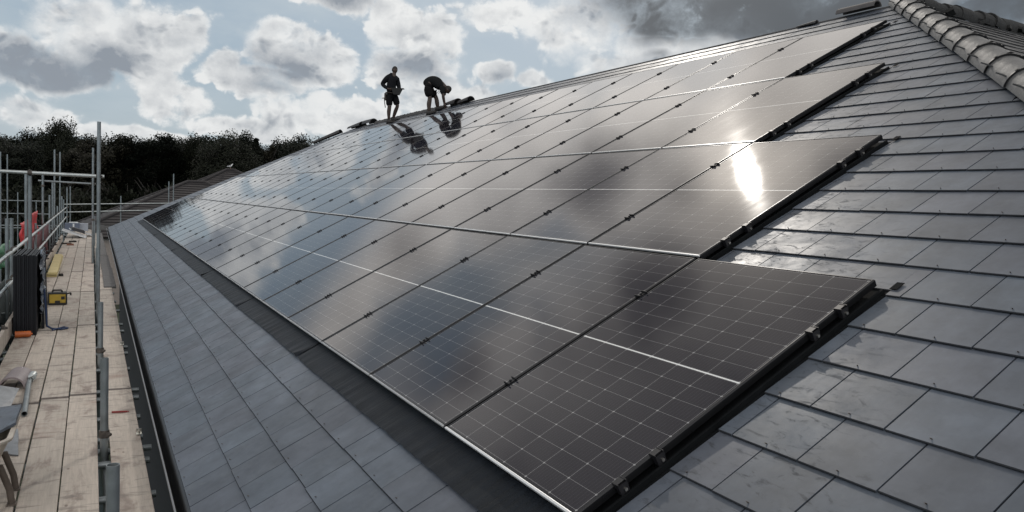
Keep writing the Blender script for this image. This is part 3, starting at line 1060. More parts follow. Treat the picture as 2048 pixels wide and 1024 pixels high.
# outer row
for x, h, lat in ((-3.6, 0.9, -1.1), (-7.0, 0.75, -1.1), (-10.65, 1.43, -1.1), (-11.35, 1.41, -1.1), (-14.2, 2.12, -1.1), (-16.9, 1.1, -1.1), (-19.6, 2.16, -1.1),
                  (-23.0, 1.64, -1.1), (-24.8, 2.06, -1.1), (-26.2, 3.06, -1.1), (-28.6, 1.2, -1.1), (-30.9, 3.17, -1.1), (-33.0, 1.5, -1.1), (-35.2, 1.34, -1.1), (-37.0, 1.85, -1.02)):
    pole(x, lat, base, h)
    coupler(S(x, lat + 0.02, 0.95), (1, 0, 0))
    coupler(S(x, lat + 0.02, 0.53), (1, 0, 0))
for h in (0.95, 0.53):
    mb = MB()
    for a, b in ((2.5, -9.9), (-9.8, -16.1), (-16.0, -22.3), (-22.2, -29.0), (-28.9, -37.0)):
        mb.tube(S(a, -1.05, h), S(b, -1.05, h), TR, 12, 0, 0.004)
    spart(mb, 'guard_rail', GALV_B)
# cross tubes at head height
mb = MB(); mb.tube(S(-10.86, -3.6, 2.10), S(-10.86, 0.11, 2.09), TR + 0.002, 12, 0, 0.004); spart(mb, 'cross_tube', GALV_B)
mb = MB(); mb.tube(S(-19.65, -1.2, 2.02), S(-19.65, 0.03, 2.00), TR, 12, 0, 0.004); spart(mb, 'cross_tube', GALV)
coupler(S(-10.83, 0.036, 2.09)); coupler(S(-10.86, -0.84, 2.09), (0, 1, 0)); coupler(S(-19.62, -0.03, 2.0)); coupler(S(-19.6, -1.1, 1.9))
coupler(S(-19.6, -0.03, 1.1)); coupler(S(-7.15, 0.036, 0.15)); coupler(S(-4.12, 0.036, 0.10)); coupler(S(-1.63, 0.037, 0.2))
pole(-10.9, -0.84, 0.9, 2.13)
# transoms below the boards, poking out to the gutter
for x in (2.0, 0.9, -0.2, -1.3, -2.05, -2.55, -3.2, -3.9, -4.2, -4.5, -5.1, -5.8, -6.1, -7.1, -8.0, -8.4, -9.6, -10.2, -11.6, -12.7, -13.9, -15.5, -17, -18.4, -20, -21.5, -23, -24.5, -26, -27.5, -29, -31, -33, -35, -36.8):
    mb = MB()
    mb.tube(S(x, -1.25, -0.066), S(x, 0.335 + random.uniform(-0.02, 0.03), -0.066), TR, 10, 0, 0.004)
    spart(mb, 'transom', GALV)
for lat, h in ((0.045, -0.117), (-1.06, -0.117)):
    mb = MB(); mb.tube(S(3, lat, h), S(-37, lat, h), TR, 10, 0, 0.004); spart(mb, 'ledger', GALV)
# far end rails
mb = MB(); mb.tube((-37, -2.75, ZD + 1.09), (-37, 1.6, ZD + 1.31), TR, 10); spart(mb, 'guard_rail', GALV_B)
mb = MB(); mb.tube((-37, -2.75, ZD + 0.74), (-37, 0.75, ZD + 0.95), TR, 10); spart(mb, 'guard_rail', GALV_B)
for y, h in ((-0.49, 1.56), (1.52, 2.33), (1.72, 2.70), (-2.5, 1.9)):
    mb = MB(); mb.tube((-37.06, y, GZ), (-37.06, y, ZD + h), TR, 10, 0, 0.004); spart(mb, 'standard', GALV)
# toe boards
for a, b in ((2.4, -1.5), (-1.52, -5.4), (-5.42, -9.3), (-9.32, -13.2), (-13.22, -17.1), (-17.12, -21.0), (-21.02, -24.9), (-24.92, -28.6)):
    mb = MB()
    mb.box((0, 0, 0), (a - b, 0.038, 0.21))
    c = S((a + b) / 2, -0.953, 0.11)
    o = mb.build('toe_board', BOARD, scf, loc=c - SO, rot=(0, 0, YAW), bevel=0.004)
mb = MB(); mb.box((0, 0, 0), (0.038, 1.6, 0.2)); mb.build('toe_board', GREYBD, scf, loc=Vector((-37.2, -1.95, ZD + 0.1)) - SO, bevel=0.004)
mb = MB(); mb.box((0, 0, 0), (0.038, 1.1, 0.2)); mb.build('toe_board', GREYBD, scf, loc=Vector((-36.6, -1.15, ZD + 0.1)) - SO, bevel=0.004)
for x in (-8.4, -10.6, -11.3, -12.2, -14.0, -16.0, -18.2, -20.5, -23.0, -25.4, -28.0):
    coupler(S(x, -0.955, 0.235), (0, 0, 1), 0.02)

# boards, each one a thing
lanes = [(-0.1125, [2.0, -1.92, -5.81, -9.86, -13.74, -17.6, -21.5, -25.4, -29.3, -33.2, -37.0], 'lane beside the gap and gutter', BOARD),
         (-0.3375, [1.9, -2.0, -5.75, -9.67, -13.75, -17.5, -21.4, -25.3, -29.2, -33.1, -37.0], 'second lane out from the roof', BOARD),
         (-0.5625, [2.1, -1.8, -5.6, -9.5, -13.77, -17.4, -21.2, -25.1, -29.0, -32.9, -37.0], 'third lane out from the roof', BOARD),
         (-0.7875, [1.8, -1.95, -5.79, -9.7, -13.6, -17.5, -21.4, -25.2, -29.1, -33.0, -37.0], 'outermost lane along the toe board', BOARD),
         (0.185, [2.0, -2.0, -5.92, -9.77, -13.95, -18.0], 'strip between tubes and gutter', BOARD)]
band = None
BAND = mat('rusty_band', (0.15, 0.125, 0.11), 0.6, 0.5, var=0.5, vscale=25)
for lat, js, where, m in lanes:
    for k in range(len(js) - 1):
        a, b = js[k], js[k + 1]
        if b > -2.6: continue
        mb = MB()
        mb.box((0, 0, 0), (a - b - 0.012, 0.2140, 0.038))
        sh = random.uniform(-0.003, 0.003)
        o = mb.build('scaffold_board', m, bevel=0.004)
        for e_ in (-1, 1):
            xb = e_ * ((a - b - 0.012) / 2 - 0.015)
            if band is None:
                bm_ = MB(); bm_.box((0, 0, 0), (0.030, 0.2155, 0.0395)); band = bm_.build('end_band', BAND, o, loc=(xb, 0, 0))
            else:
                eb = band.copy(); COL.objects.link(eb); eb.parent = o; eb.location = (xb, 0, 0)
        o.location = S((a + b) / 2, lat + sh, -0.019 + random.uniform(-0.004, 0.002))
        o.rotation_euler = (random.uniform(-0.004, 0.004), random.uniform(-0.0006, 0.0006), YAW + random.uniform(-0.0007, 0.0007))
        nk = k - [q for q in range(len(js) - 1) if js[q + 1] <= -2.6][0]
        which = 'nearest board' if nk == 0 else ORD[nk] + ' board from the camera'
        tag(o, f'weathered scaffold board, {which} in the {where}', 'scaffold board', 'scaffold boards of the walkway')
for k, (a, b, lat, yw) in enumerate(((-14.3, -18.2, 0.285, 0.0), (-18.05, -22.0, 0.27, 0.002), (-21.9, -25.8, 0.25, 0), (-25.8, -29.7, 0.24, 0), (-29.7, -33.6, 0.24, 0))):
    mb = MB()
    mb.box((0, 0, 0), (a - b, 0.21, 0.038))
    o = mb.build('scaffold_board', GREYBD, bevel=0.004)
    o.location = S((a + b) / 2, lat - 0.02, -0.010 + 0.012 * (k == 0))
    o.rotation_euler = (0, 0, YAW + yw)
    tag(o, f'dark grey board by far gutter, {ORD[k]} one away', 'scaffold board', 'dark boards beside the far gutter')
for k, (a, b) in enumerate(((-18.1, -22.0), (-22.0, -25.9), (-25.9, -29.8), (-29.8, -33.7))):
    mb = MB()
    mb.box((0, 0, 0), (a - b - 0.01, 0.12, 0.038))
    o = mb.build('scaffold_board', BOARD, bevel=0.004)
    o.location = S((a + b) / 2, 0.09, -0.019)
    o.rotation_euler = (0, 0, YAW)
    tag(o, f'narrow pale board inside far tubes, {ORD[k]} away', 'scaffold board', 'narrow boards inside the far tubes')

# second scaffold run further out
sc2 = empty('tube_scaffold', (-36, -5, GZ))
tag(sc2, 'second thin tube scaffold standing beyond the walkway at the left edge', 'scaffold')
S2 = Vector(sc2.location)
for (x, y, h) in ((-33.0, -4.72, 3.12), (-35.9, -4.75, 3.12), (-48.0, -4.75, 1.2), (-34.0, -5.8, 1.5), (-42.0, -4.85, 1.5), (-44.0, -4.2, 1.1)):
    mb = MB(); mb.tube((x, y, GZ), (x, y, ZD + h), TR, 10, 0, 0.004)
    mb.tube((x, y, ZD + h - 0.75), (x, y, ZD + h - 0.69), 0.034, 10)
    mb.build('standard', GALV, sc2, loc=-S2)
for z, ya, yb in ((1.15, -6.6, -3.3), (0.58, -6.6, -3.3), (0.06, -6.6, -3.0), (-0.05, -6.6, -3.0)):
    mb = MB(); mb.tube((-37.5, ya, ZD + z), (-37.5, yb, ZD + z + 0.04), TR, 10); mb.build('guard_rail', GALV, sc2, loc=-S2)
for a, b in (((-22, -4.3, ZD - 0.2), (-22, -3.2, ZD - 1.2)), ((-22, -4.4, ZD - 0.7), (-22, -3.4, ZD - 1.6))):
    mb = MB(); mb.tube(a, b, TR, 10); mb.build('brace', GALV_B, sc2, loc=-S2)

# ------------------------------------------------------------------ things on the walkway
# stack of black trays standing on edge
TRN = 12
for k in range(TRN):
    mb = MB()
    n = 22
    lat = -0.915 + 0.0215 * k
    L, Hh = 1.12 + random.uniform(-0.02, 0.02), 1.01 + random.uniform(-0.012, 0.012)
    pts = []
    # corrugated sheet: ribs across the thickness
    for i in range(n + 1):
        x = -L / 2 + L * i / n
        pts.append((x, 0.0065 * (1 if i % 4 < 2 else -1)))
    A = [(x, y, 0) for x, y in pts] + [(x, y, Hh) for x, y in pts]
    B = [(x, y + 0.004, z) for x, y, z in A]
    N = n + 1
    mb.add(A + B, [(i, i + 1, N + i + 1, N + i) for i in range(n)] + [(2 * N + i + 1, 2 * N + i, 3 * N + i, 3 * N + i + 1) for i in range(n)]
           + [(N + i, N + i + 1, 3 * N + i + 1, 3 * N + i) for i in range(n)] + [(0, N, 3 * N, 2 * N), (N - 1, 3 * N - 1, 4 * N - 1, 2 * N - 1)])
    mb.box((-L / 2, 0.004, Hh / 2), (0.012, 0.018, Hh))
    mb.box((L / 2, 0.004, Hh / 2), (0.012, 0.018, Hh))
    mb.box((0, 0.004, Hh + 0.006), (L, 0.015, 0.012))
    o = mb.build('roof_tray', mat('black_moulded_plastic', (0.006, 0.007, 0.010), 0.5, spec=0.3, var=0.2))
    o.location = S(-9.2 - 0.56 + random.uniform(-0.01, 0.01), lat, 0.002)
    o.rotation_euler = (0, 0, YAW + random.uniform(-0.006, 0.006))
    tag(o, f'black ribbed roof tray standing on edge, {ORD[k] if k < TRN - 1 else "last"} of the stack counted from the toe board', 'roof tray', 'black trays stacked on edge')
# plastic film and blue strap on the side of the stack
mb = MB()
rr = random.Random(2)
P = []
for i in range(9):
    for jz in range(14):
        P.append((-0.05 - 0.085 * i + rr.uniform(-0.02, 0.02), rr.uniform(0, 0.05) + 0.01, 0.25 + 0.062 * jz - 0.02 * i * (jz < 3)))
for i in range(8):
    for jz in range(13):
        if (i + jz) % 5 != 3: mb.add([P[i * 14 + jz], P[i * 14 + jz + 1], P[(i + 1) * 14 + jz + 1], P[(i + 1) * 14 + jz]], [(0, 1, 2, 3)])
o = mb.build('plastic_wrap', mat('torn_film', (0.10, 0.12, 0.15), 0.25, var=0.8, vscale=9))
o.location = S(-9.25, -0.655, 0.02)
tag(o, 'torn crumpled plastic wrap hanging on the side of the black tray stack', 'plastic wrap')
mb = MB()
mb.path([(0, 0, 0.55), (-0.02, 0.02, 0.25), (-0.02, 0.03, 0.05), (0.0, 0.09, 0.015), (0.05, 0.20, 0.012), (-0.03, 0.27, 0.012), (-0.12, 0.22, 0.012), (0.1, 0.1, 0.012)], 0.013, 8)
o = mb.build('strap', mat('blue_webbing', (0.02, 0.04, 0.10), 0.7))
o.location = S(-9.55, -0.60, 0)
tag(o, 'dark blue strap trailing on the boards beside the black trays', 'strap')
# flat black side sheet leaning on the stack
mb = MB(); mb.box((0, 0, 0.52), (0.85, 0.012, 1.04))
mb.box((-0.41, 0.0, 0.52), (0.03, 0.03, 1.04)); mb.box((0.41, 0.0, 0.52), (0.03, 0.03, 1.04))
o = mb.build('flashing_sheet', mat('black_side_sheet', (0.012, 0.013, 0.016), 0.4), bevel=0.003)
o.location = S(-10.1, -0.615, 0.0)
o.rotation_euler = (R(1.5), 0, YAW)
tag(o, 'flat black flashing sheet leaning on the walkway side of the tray stack', 'flashing sheet')
# orange cartridge
mb = MB()
mb.tube((0, -0.075, 0.041), (0, 0.075, 0.041), 0.040, 16)
mb.tube((0, 0.075, 0.041), (0, 0.085, 0.041), 0.034, 16)
mb.tube((0, 0.085, 0.041), (0, 0.10, 0.041), 0.012, 10)
mb.tube((0, -0.085, 0.041), (0, -0.075, 0.041), 0.042, 16)
o = mb.build('bottle', mat('orange_plastic', (0.42, 0.10, 0.02), 0.45, var=0.2))
o.location = S(-9.02, -0.80, 0.002)
o.rotation_euler = (0, 0, 0.05)
tag(o, 'orange bottle lying in front of the black trays', 'bottle')
# yellow and black site radio
rad = empty('site_radio', S(-12.05, -0.535, 0.0), (0, 0, R(4)))
tag(rad, 'yellow and black tool box with carry handle standing on the boards', 'tool box')
YEL = mat('yellow_plastic', (0.38, 0.26, 0.03), 0.5, var=0.2)
BLK = mat('black_rubber', (0.013, 0.013, 0.013), 0.6)
mb = MB(); mb.box((0, 0, 0.105), (0.17, 0.24, 0.15)); mb.build('case', YEL, rad, bevel=0.012)
mb = MB()
for sy in (-0.125, 0.125):
    mb.box((0, sy, 0.105), (0.19, 0.022, 0.19))
mb.box((0.0, 0, 0.017), (0.185, 0.25, 0.03)); mb.box((0, 0, 0.188), (0.185, 0.25, 0.022)); mb.box((0.088, 0, 0.05), (0.012, 0.07, 0.045)); mb.box((0.088, 0.075, 0.115), (0.01, 0.05, 0.05))
mb.build('bumper', BLK, rad, bevel=0.006)
mb = MB(); mb.path([(0, -0.07, 0.195), (0, -0.06, 0.232), (0, 0.06, 0.232), (0, 0.07, 0.195)], 0.013, 8); mb.build('handle', BLK, rad)
mb = MB(); mb.tube((0, 0.13, 0.17), (-0.03, 0.19, 0.18), 0.012, 8); mb.tube((-0.03, 0.19, 0.18), (-0.03, 0.19, 0.14), 0.012, 8); mb.build('latch', BLK, rad)
# yellow timbers
for k, (x, lat, h, L) in enumerate(((-18.9, -0.80, 0.0, 5.2), (-18.7, -0.79, 0.055, 4.9))):
    mb = MB(); mb.box((0, 0, 0.0265), (L, 0.19 - 0.02 * k, 0.05))
    o = mb.build('timber', mat('yellow_timber', (0.50, 0.42, 0.20), 0.7, var=0.15, vscale=6), bevel=0.003)
    o.location = S(x, lat, h)
    o.rotation_euler = (0, 0, YAW + R(0.35 + 0.3 * k))
    tag(o, ['lower yellow timber lying flat on the boards by the toe board', 'upper yellow timber lying on top of its twin by the toe board'][k], 'timber', 'yellow timbers beside the toe board')
# scraps
for k, (x, lat, c, sz, lab) in enumerate(((-26.2, -0.66, (0.20, 0.09, 0.06), (0.13, 0.20, 0.05), 'reddish brick scrap lying on the boards beyond the yellow timbers'),
                                          (-27.8, -0.62, (0.02, 0.02, 0.02), (0.10, 0.22, 0.05), 'small black scrap on the far boards before the tilted panel'),
                                          (-26.8, -0.80, (0.03, 0.025, 0.02), (0.10, 0.32, 0.04), 'dark stick lying across the far boards near the toe board'),
                                          (-16.5, -0.62, (0.02, 0.02, 0.02), (0.12, 0.05, 0.05), 'tiny black offcut beside the near end of the yellow timbers'))):
    mb = MB(); mb.box((0, 0, sz[2] / 2), sz)
    mb.box((sz[0] * 0.2, sz[1] * 0.2, sz[2] * 0.9), (sz[0] * 0.5, sz[1] * 0.4, sz[2] * 0.5))
    o = mb.build('scrap', mat('scrap_' + ['red', 'black', 'brown', 'tar'][k], c, 0.8, var=0.3), bevel=0.004)
    o.location = S(x, lat, 0.002)
    o.rotation_euler = (0, 0, R(8 * k))
    tag(o, lab, 'scrap')
# tilted panels and cartons near the far end
def leaning(name, loc, rot, size, label, m):
    mb = MB(); mb.box((0, 0, 0), size)
    mb.box((size[0] / 2, 0, 0), (0.02, size[1], size[2] + 0.012), None, 1); mb.box((-size[0] / 2, 0, 0), (0.02, size[1], size[2] + 0.012), None, 1)
    mb.box((0, size[1] / 2, 0), (size[0], 0.02, size[2] + 0.012), None, 1); mb.box((0, -size[1] / 2, 0), (size[0], 0.02, size[2] + 0.012), None, 1)
    o = mb.build(name, [m, mat('pale_edge', (0.55, 0.56, 0.57), 0.45)])
    o.location, o.rotation_euler = loc, rot
    return tag(o, label, 'sheet')
leaning('sheet_panel', S(-30.5, -0.62, 0.16), (R(-19), 0, 0), (1.0, 0.80, 0.03), 'pale edged sheet propped at a tilt on the far boards, nearer one', mat('pale_sheet', (0.30, 0.31, 0.32), 0.5))
leaning('sheet_panel', S(-31.6, -0.42, 0.16), (R(-17), 0, 0.1), (0.9, 0.75, 0.03), 'pale edged sheet propped behind another on the far boards', mat('pale_sheet2', (0.24, 0.25, 0.27), 0.5))
mb = MB(); mb.box((0, 0, 0.05), (0.9, 0.45, 0.10)); mb.box((0, 0, 0.105), (0.8, 0.36, 0.02))
o = mb.build('plank_bundle', mat('dark_bundle', (0.03, 0.03, 0.035), 0.6), bevel=0.004); o.location = S(-31.4, -0.55, 0.19); o.rotation_euler = (R(-18), 0, 0.1)
tag(o, 'dark bundle lying on top of the tilted sheets', 'bundle')
mb = MB(); mb.box((0, 0, 0.16), (0.4, 0.42, 0.32)); mb.box((0.2, 0, 0.30), (0.03, 0.40, 0.05)); mb.box((0, 0, 0.325), (0.36, 0.02, 0.012))
o = mb.build('carton', mat('pale_carton', (0.34, 0.37, 0.42), 0.6, var=0.1), bevel=0.004); o.location = S(-35.6, -0.40, 0.0)
tag(o, 'pale grey carton on the far boards beside a dark crate', 'carton')
crt = empty('crate', S(-35.3, -0.78, 0.0)); tag(crt, 'dark blue crate with a pale lid edge left of the far carton', 'crate')
mb = MB(); mb.box((0, 0, 0.17), (0.4, 0.55, 0.34)); mb.build('body', mat('blue_grey_plastic', (0.10, 0.12, 0.17), 0.5), crt, bevel=0.006)
mb = MB(); mb.box((0, 0.05, 0.365), (0.3, 0.34, 0.04)); mb.box((0.20, 0.05, 0.22), (0.02, 0.06, 0.2)); mb.build('lid', mat('pale_lid', (0.6, 0.62, 0.63), 0.5), crt, bevel=0.004)

# ridge tile, tube, slates and wheelbarrow in the bottom left corner
half_tile('ridge_tile', S(-6.15, -0.70, 0.012), S(-6.62, -0.66, 0.012), (0, 0, 1), 0.115, CLAYTILE, 'purple grey half-round clay tile lying on the near boards', None)
ld = empty('scaffold_tube', S(-5.9, -0.58, 0.03)); tag(ld, 'short scaffold tube with a fitting on its end lying beside the clay tile', 'tube')
mb = MB(); mb.tube((0.75, 0.05, 0.0), (-0.48, 0.005, 0.012), 0.0235, 14, 0, 0.004); mb.build('tube', GALV, ld)
mb = MB(); mb.tube((-0.47, 0.005, 0.012), (-0.63, 0.03, 0.03), 0.036, 14, 0, 0.006); mb.tube((-0.44, 0.0, 0.045), (-0.44, 0.04, 0.06), 0.012, 6); mb.box((-0.52, 0.045, 0.03), (0.05, 0.03, 0.04)); mb.build('coupler', GALV_B, ld)


def slab(name, quad, th, label, m=SLATE):
    mb = MB()
    q_ = [Vector(p) for p in quad]
    n = (q_[1] - q_[0]).cross(q_[3] - q_[0]).normalized() * th
    rr = random.Random(len(label))
    # chipped outline: subdivide each edge with small jitter
    out = []
    for i in range(4):
        a, b = q_[i], q_[(i + 1) % 4]
        for t in range(5):
            out.append(a.lerp(b, t / 5) + Vector((rr.uniform(-1, 1), rr.uniform(-1, 1), 0)) * (0.003 if t else 0))
    k = len(out)
    mb.add(out + [p - n for p in out], [tuple(range(k)), tuple(reversed(range(k, 2 * k)))] + [(k + i, k + (i + 1) % k, (i + 1) % k, i) for i in range(k)])
    o = mb.build(name, m, origin=q_[0])
    return tag(o, label, 'slate')


PALE = slate_mat('pale_slate', (0.20, 0.22, 0.24), 0.45, 0.1, 0.06)
slab('loose_slate', [S(-5.05, -0.90, 0.10), S(-5.15, -0.66, 0.02), S(-5.62, -0.60, 0.14), S(-5.55, -0.92, 0.24)], 0.012, 'pale slate propped up in front of the purple clay tile', PALE)
slab('loose_slate', [S(-4.2, -0.66, 0.02), S(-4.1, -0.50, 0.012), S(-4.5, -0.53, 0.09), S(-4.5, -0.68, 0.10)], 0.012, 'small slate offcut lying on the boards behind the wheelbarrow leg', PALE)

wb = empty('wheelbarrow', S(-3.22, -0.72, 0.0)); tag(wb, 'old cream wheelbarrow with dark slate offcuts in its tub', 'wheelbarrow')
CREAM = mat('dirty_cream_paint', (0.36, 0.325, 0.28), 0.55, var=0.3, vscale=10)
mb = MB()
def rrect(hx, hy, z, r, n=6, ox=0.0):
    out = []
    for cx, cy, a0 in ((hx - r, hy - r, 0), (-hx + r, hy - r, 90), (-hx + r, -hy + r, 180), (hx - r, -hy + r, 270)):
        for i in range(n + 1):
            a = R(a0 + 90 * i / n)
            out.append(Vector((cx + ox + r * math.cos(a), cy + r * math.sin(a), z)))
    return out
ls = [rrect(0.22, 0.13, 0.20, 0.06), rrect(0.25, 0.17, 0.24, 0.08), rrect(0.34, 0.255, 0.44, 0.12), rrect(0.36, 0.275, 0.45, 0.13), rrect(0.36, 0.275, 0.463, 0.13), rrect(0.335, 0.25, 0.463, 0.12), rrect(0.24, 0.16, 0.25, 0.08), rrect(0.20, 0.12, 0.21, 0.05)]
n = len(ls[0])
for A, B in zip(ls[:-1], ls[1:]):
    mb.add(A + B, [(i, (i + 1) % n, n + (i + 1) % n, n + i) for i in range(n)], 0, True)
mb.add(ls[0], [tuple(reversed(range(n)))]); mb.add(ls[-1], [tuple(range(n))])
mb.build('tub', CREAM, wb)
for sy in (1, -1):
    for sx in (-0.16, 0.10):
        mb = MB()
        mb.path([(sx + 0.02, sy * 0.20, 0.26), (sx - 0.02, sy * 0.245, 0.10), (sx - 0.03, sy * 0.255, 0.012)], 0.019, 10)
        mb.box((sx - 0.03, sy * 0.255, 0.006), (0.05, 0.05, 0.012))
        mb.build('leg', mat('brown_steel', (0.12, 0.10, 0.085), 0.6, 0.4, var=0.3), wb)
for sy in (1, -1):
    mb = MB(); mb.path([(0.75, sy * 0.24, 0.42), (0.3, sy * 0.19, 0.20), (-0.3, sy * 0.10, 0.17), (-0.58, sy * 0.07, 0.17)], 0.015, 8); mb.build('handle', mat('brown_steel', (0, 0, 0)), wb)
mb = MB()
for a in range(18):
    for b_ in range(8):
        pass
mb.tube((-0.60, -0.035, 0.18), (-0.60, 0.035, 0.18), 0.18, 24); mb.build('wheel', BLK, wb)
slab('loose_slate', [S(-3.10, -0.62, 0.42), S(-3.20, -0.45, 0.49), S(-3.52, -0.44, 0.52), S(-3.60, -0.86, 0.47)], 0.016, 'dark slate offcut resting across the wheelbarrow tub', SLATE)
slab('loose_slate', [S(-2.95, -0.84, 0.44), S(-3.0, -0.56, 0.40), S(-3.4, -0.54, 0.42), S(-3.4, -0.92, 0.47)], 0.014, 'dark slate lying lower inside the wheelbarrow tub', SLATE_OLD)

# stained marks: small loose chips on the boards
for k, (x, lat, lab) in enumerate(((-8.2, 0.28, 'small bright metal bracket on the inner board near the gutter, further one'), (-4.35, 0.28, 'small bright metal bracket on the inner board near the gutter, nearer one'))):
    mb = MB(); mb.box((0, 0, 0.006), (0.05, 0.04, 0.004)); mb.box((-0.01, 0.0, 0.025), (0.004, 0.04, 0.04)); mb.tube((0, 0, 0.006), (0, 0, 0.03), 0.006, 8)
    o = mb.build('bracket', BOLT); o.location = S(x, lat, 0.0); tag(o, lab, 'bracket', 'metal brackets on the inner boards')
mb = MB(); mb.box((0, 0, 0.006), (0.014, 0.12, 0.012)); mb.tube((0, 0.06, 0.006), (0, 0.075, 0.006), 0.004, 6)
o = mb.build('pencil', mat('red_pencil', (0.20, 0.012, 0.012), 0.5)); o.location = S(-5.05, 0.165, 0.002); o.rotation_euler = (0, 0, R(-10)); tag(o, 'red pencil lying on the inner board', 'pencil')

# red sheets and green netting hung outside the guard rails
def cloth(name, x0, x1, lat, z0, z1, m, label, cat, seed):
    mb = MB()
    rr = random.Random(seed)
    n, k = 14, 10
    ph = rr.uniform(0, 6)
    for i in range(n + 1):
        for j in range(k + 1):
            t = i / n
            s_ = j / k
            x = x0 + (x1 - x0) * t
            z = z0 + (z1 - z0) * s_ + 0.03 * math.sin(t * 7 + ph) * (1 - s_)
            y = 0.045 * math.sin(t * 16 + ph + s_ * 2) * (1.2 - s_) + 0.02 * math.sin(s_ * 9 + ph)
            mb.v.append(tuple(S(x, lat + y, z)))
    K = k + 1
    for i in range(n):
        for j in range(k):
            mb.f.append([i * K + j, (i + 1) * K + j, (i + 1) * K + j + 1, i * K + j + 1]); mb.mi.append(0); mb.sm.append(True)
    o = mb.build(name, m, origin=S((x0 + x1) / 2, lat, z1))
    sol = o.modifiers.new('thickness', 'SOLIDIFY'); sol.thickness = 0.006
    return tag(o, label, cat)


RED = mat('red_sheet', (0.50, 0.012, 0.018), 0.55, var=0.2, vscale=3)
REDD = mat('maroon_sheet', (0.10, 0.008, 0.016), 0.6, var=0.3, vscale=3)
cloth('red_tarpaulin', -15.2, -17.2, -1.25, 0.72, 1.16, RED, 'bright red tarpaulin hung behind the guard rails, nearer one', 'tarpaulin', 1)
cloth('red_tarpaulin', -18.4, -22.0, -1.34, 0.55, 1.22, RED, 'bright red tarpaulin hung behind the guard rails, further one', 'tarpaulin', 2)
cloth('red_tarpaulin', -17.6, -27.0, -1.28, -0.2, 0.65, REDD, 'dark maroon tarpaulin below the bright red ones behind the rails', 'tarpaulin', 3)
cloth('green_tarpaulin', -11.4, -13.9, -1.3, 0.60, 0.93, mat('green_sheet', (0.01, 0.14, 0.05), 0.5, var=0.2), 'green tarpaulin over the outer tubes at the left edge', 'tarpaulin', 4)
cloth('debris_net', -6.0, -13.8, -1.24, -0.8, 0.42, mat('teal_net', (0.018, 0.034, 0.038), 0.75, var=0.6, vscale=6), 'dark teal debris netting below the guard rail at the left edge', 'netting', 5)

# ------------------------------------------------------------------ people
def skin_mesh(name, verts, edges, radii, m, parent, sub=2, root=0):
    me = bpy.data.meshes.new(name)
    me.from_pydata([tuple(v) for v in verts], edges, [])
    ob = bpy.data.objects.new(name, me)
    COL.objects.link(ob)
    sk = ob.modifiers.new('skin', 'SKIN')
    sk.use_smooth_shade = True
    lay = me.skin_vertices[0] if me.skin_vertices else None
    if lay is None:
        bpy.context.view_layer.objects.active = ob
        bpy.ops.mesh.customdata_skin_add()
        lay = me.skin_vertices[0]
    for i, r in enumerate(radii):
        rr_ = r if isinstance(r, tuple) else (r, r)
        lay.data[i].radius = rr_
        lay.data[i].use_root = (i == root)
    sb = ob.modifiers.new('sub', 'SUBSURF')
    sb.levels = sub
    sb.render_levels = sub
    dg = bpy.context.evaluated_depsgraph_get()
    dg.update()
    nm = bpy.data.meshes.new_from_object(ob.evaluated_get(dg))
    nm.name = name
    bpy.data.objects.remove(ob)
    nm.materials.clear()
    nm.materials.append(m)
    for p in nm.polygons: p.use_smooth = True
    o2 = bpy.data.objects.new(name, nm)
    COL.objects.link(o2)
    o2.parent = parent
    return o2


class Chain:
    def __init__(s): s.v, s.e, s.r, s.k = [], [], [], {}
    def pt(s, key, p, r, to=None):
        s.k[key] = len(s.v)
        s.v.append(Vector(p)); s.r.append(r)
        if to is not None: s.e.append((s.k[to], s.k[key]))
    def hand(s, pre, wrist, tip, spread, down):
        """palm and five fingers after the wrist joint"""
        w, t, sp, dn = Vector(wrist), Vector(tip), Vector(spread).normalized(), Vector(down).normalized()
        d = (t - w)
        L = d.length
        d.normalize()
        pc = w + d * L * 0.42
        s.pt(pre + 'palm', pc, (0.034, 0.018), pre + 'wrist')
        for i, (o_, ln) in enumerate(((-0.030, 0.82), (-0.010, 0.95), (0.010, 1.0), (0.030, 0.88))):
            kb = w + d * L * 0.52 + sp * o_
            s.pt(f'{pre}f{i}a', kb, 0.0105, pre + 'palm')
            s.pt(f'{pre}f{i}b', kb + d * L * 0.26 * ln + dn * 0.010, 0.0095, f'{pre}f{i}a')
            s.pt(f'{pre}f{i}c', kb + d * L * 0.44 * ln + dn * 0.034, 0.008, f'{pre}f{i}b')
        tb = w + d * L * 0.25 - sp * 0.036
        s.pt(pre + 'ta', tb, 0.012, pre + 'palm')
        s.pt(pre + 'tb', tb + d * L * 0.22 - sp * 0.020 + dn * 0.016, 0.0105, pre + 'ta')
    def build(s, name, m, parent, sub=2): return skin_mesh(name, s.v, s.e, s.r, m, parent, sub, 0)


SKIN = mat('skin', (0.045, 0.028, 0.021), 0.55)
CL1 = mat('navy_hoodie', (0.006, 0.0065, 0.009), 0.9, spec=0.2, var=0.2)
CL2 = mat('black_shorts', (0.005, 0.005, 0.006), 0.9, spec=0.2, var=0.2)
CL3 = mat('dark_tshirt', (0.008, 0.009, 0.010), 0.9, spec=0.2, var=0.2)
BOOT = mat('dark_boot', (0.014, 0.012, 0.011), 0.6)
HAIR = mat('dark_hair', (0.010, 0.008, 0.007), 0.7)


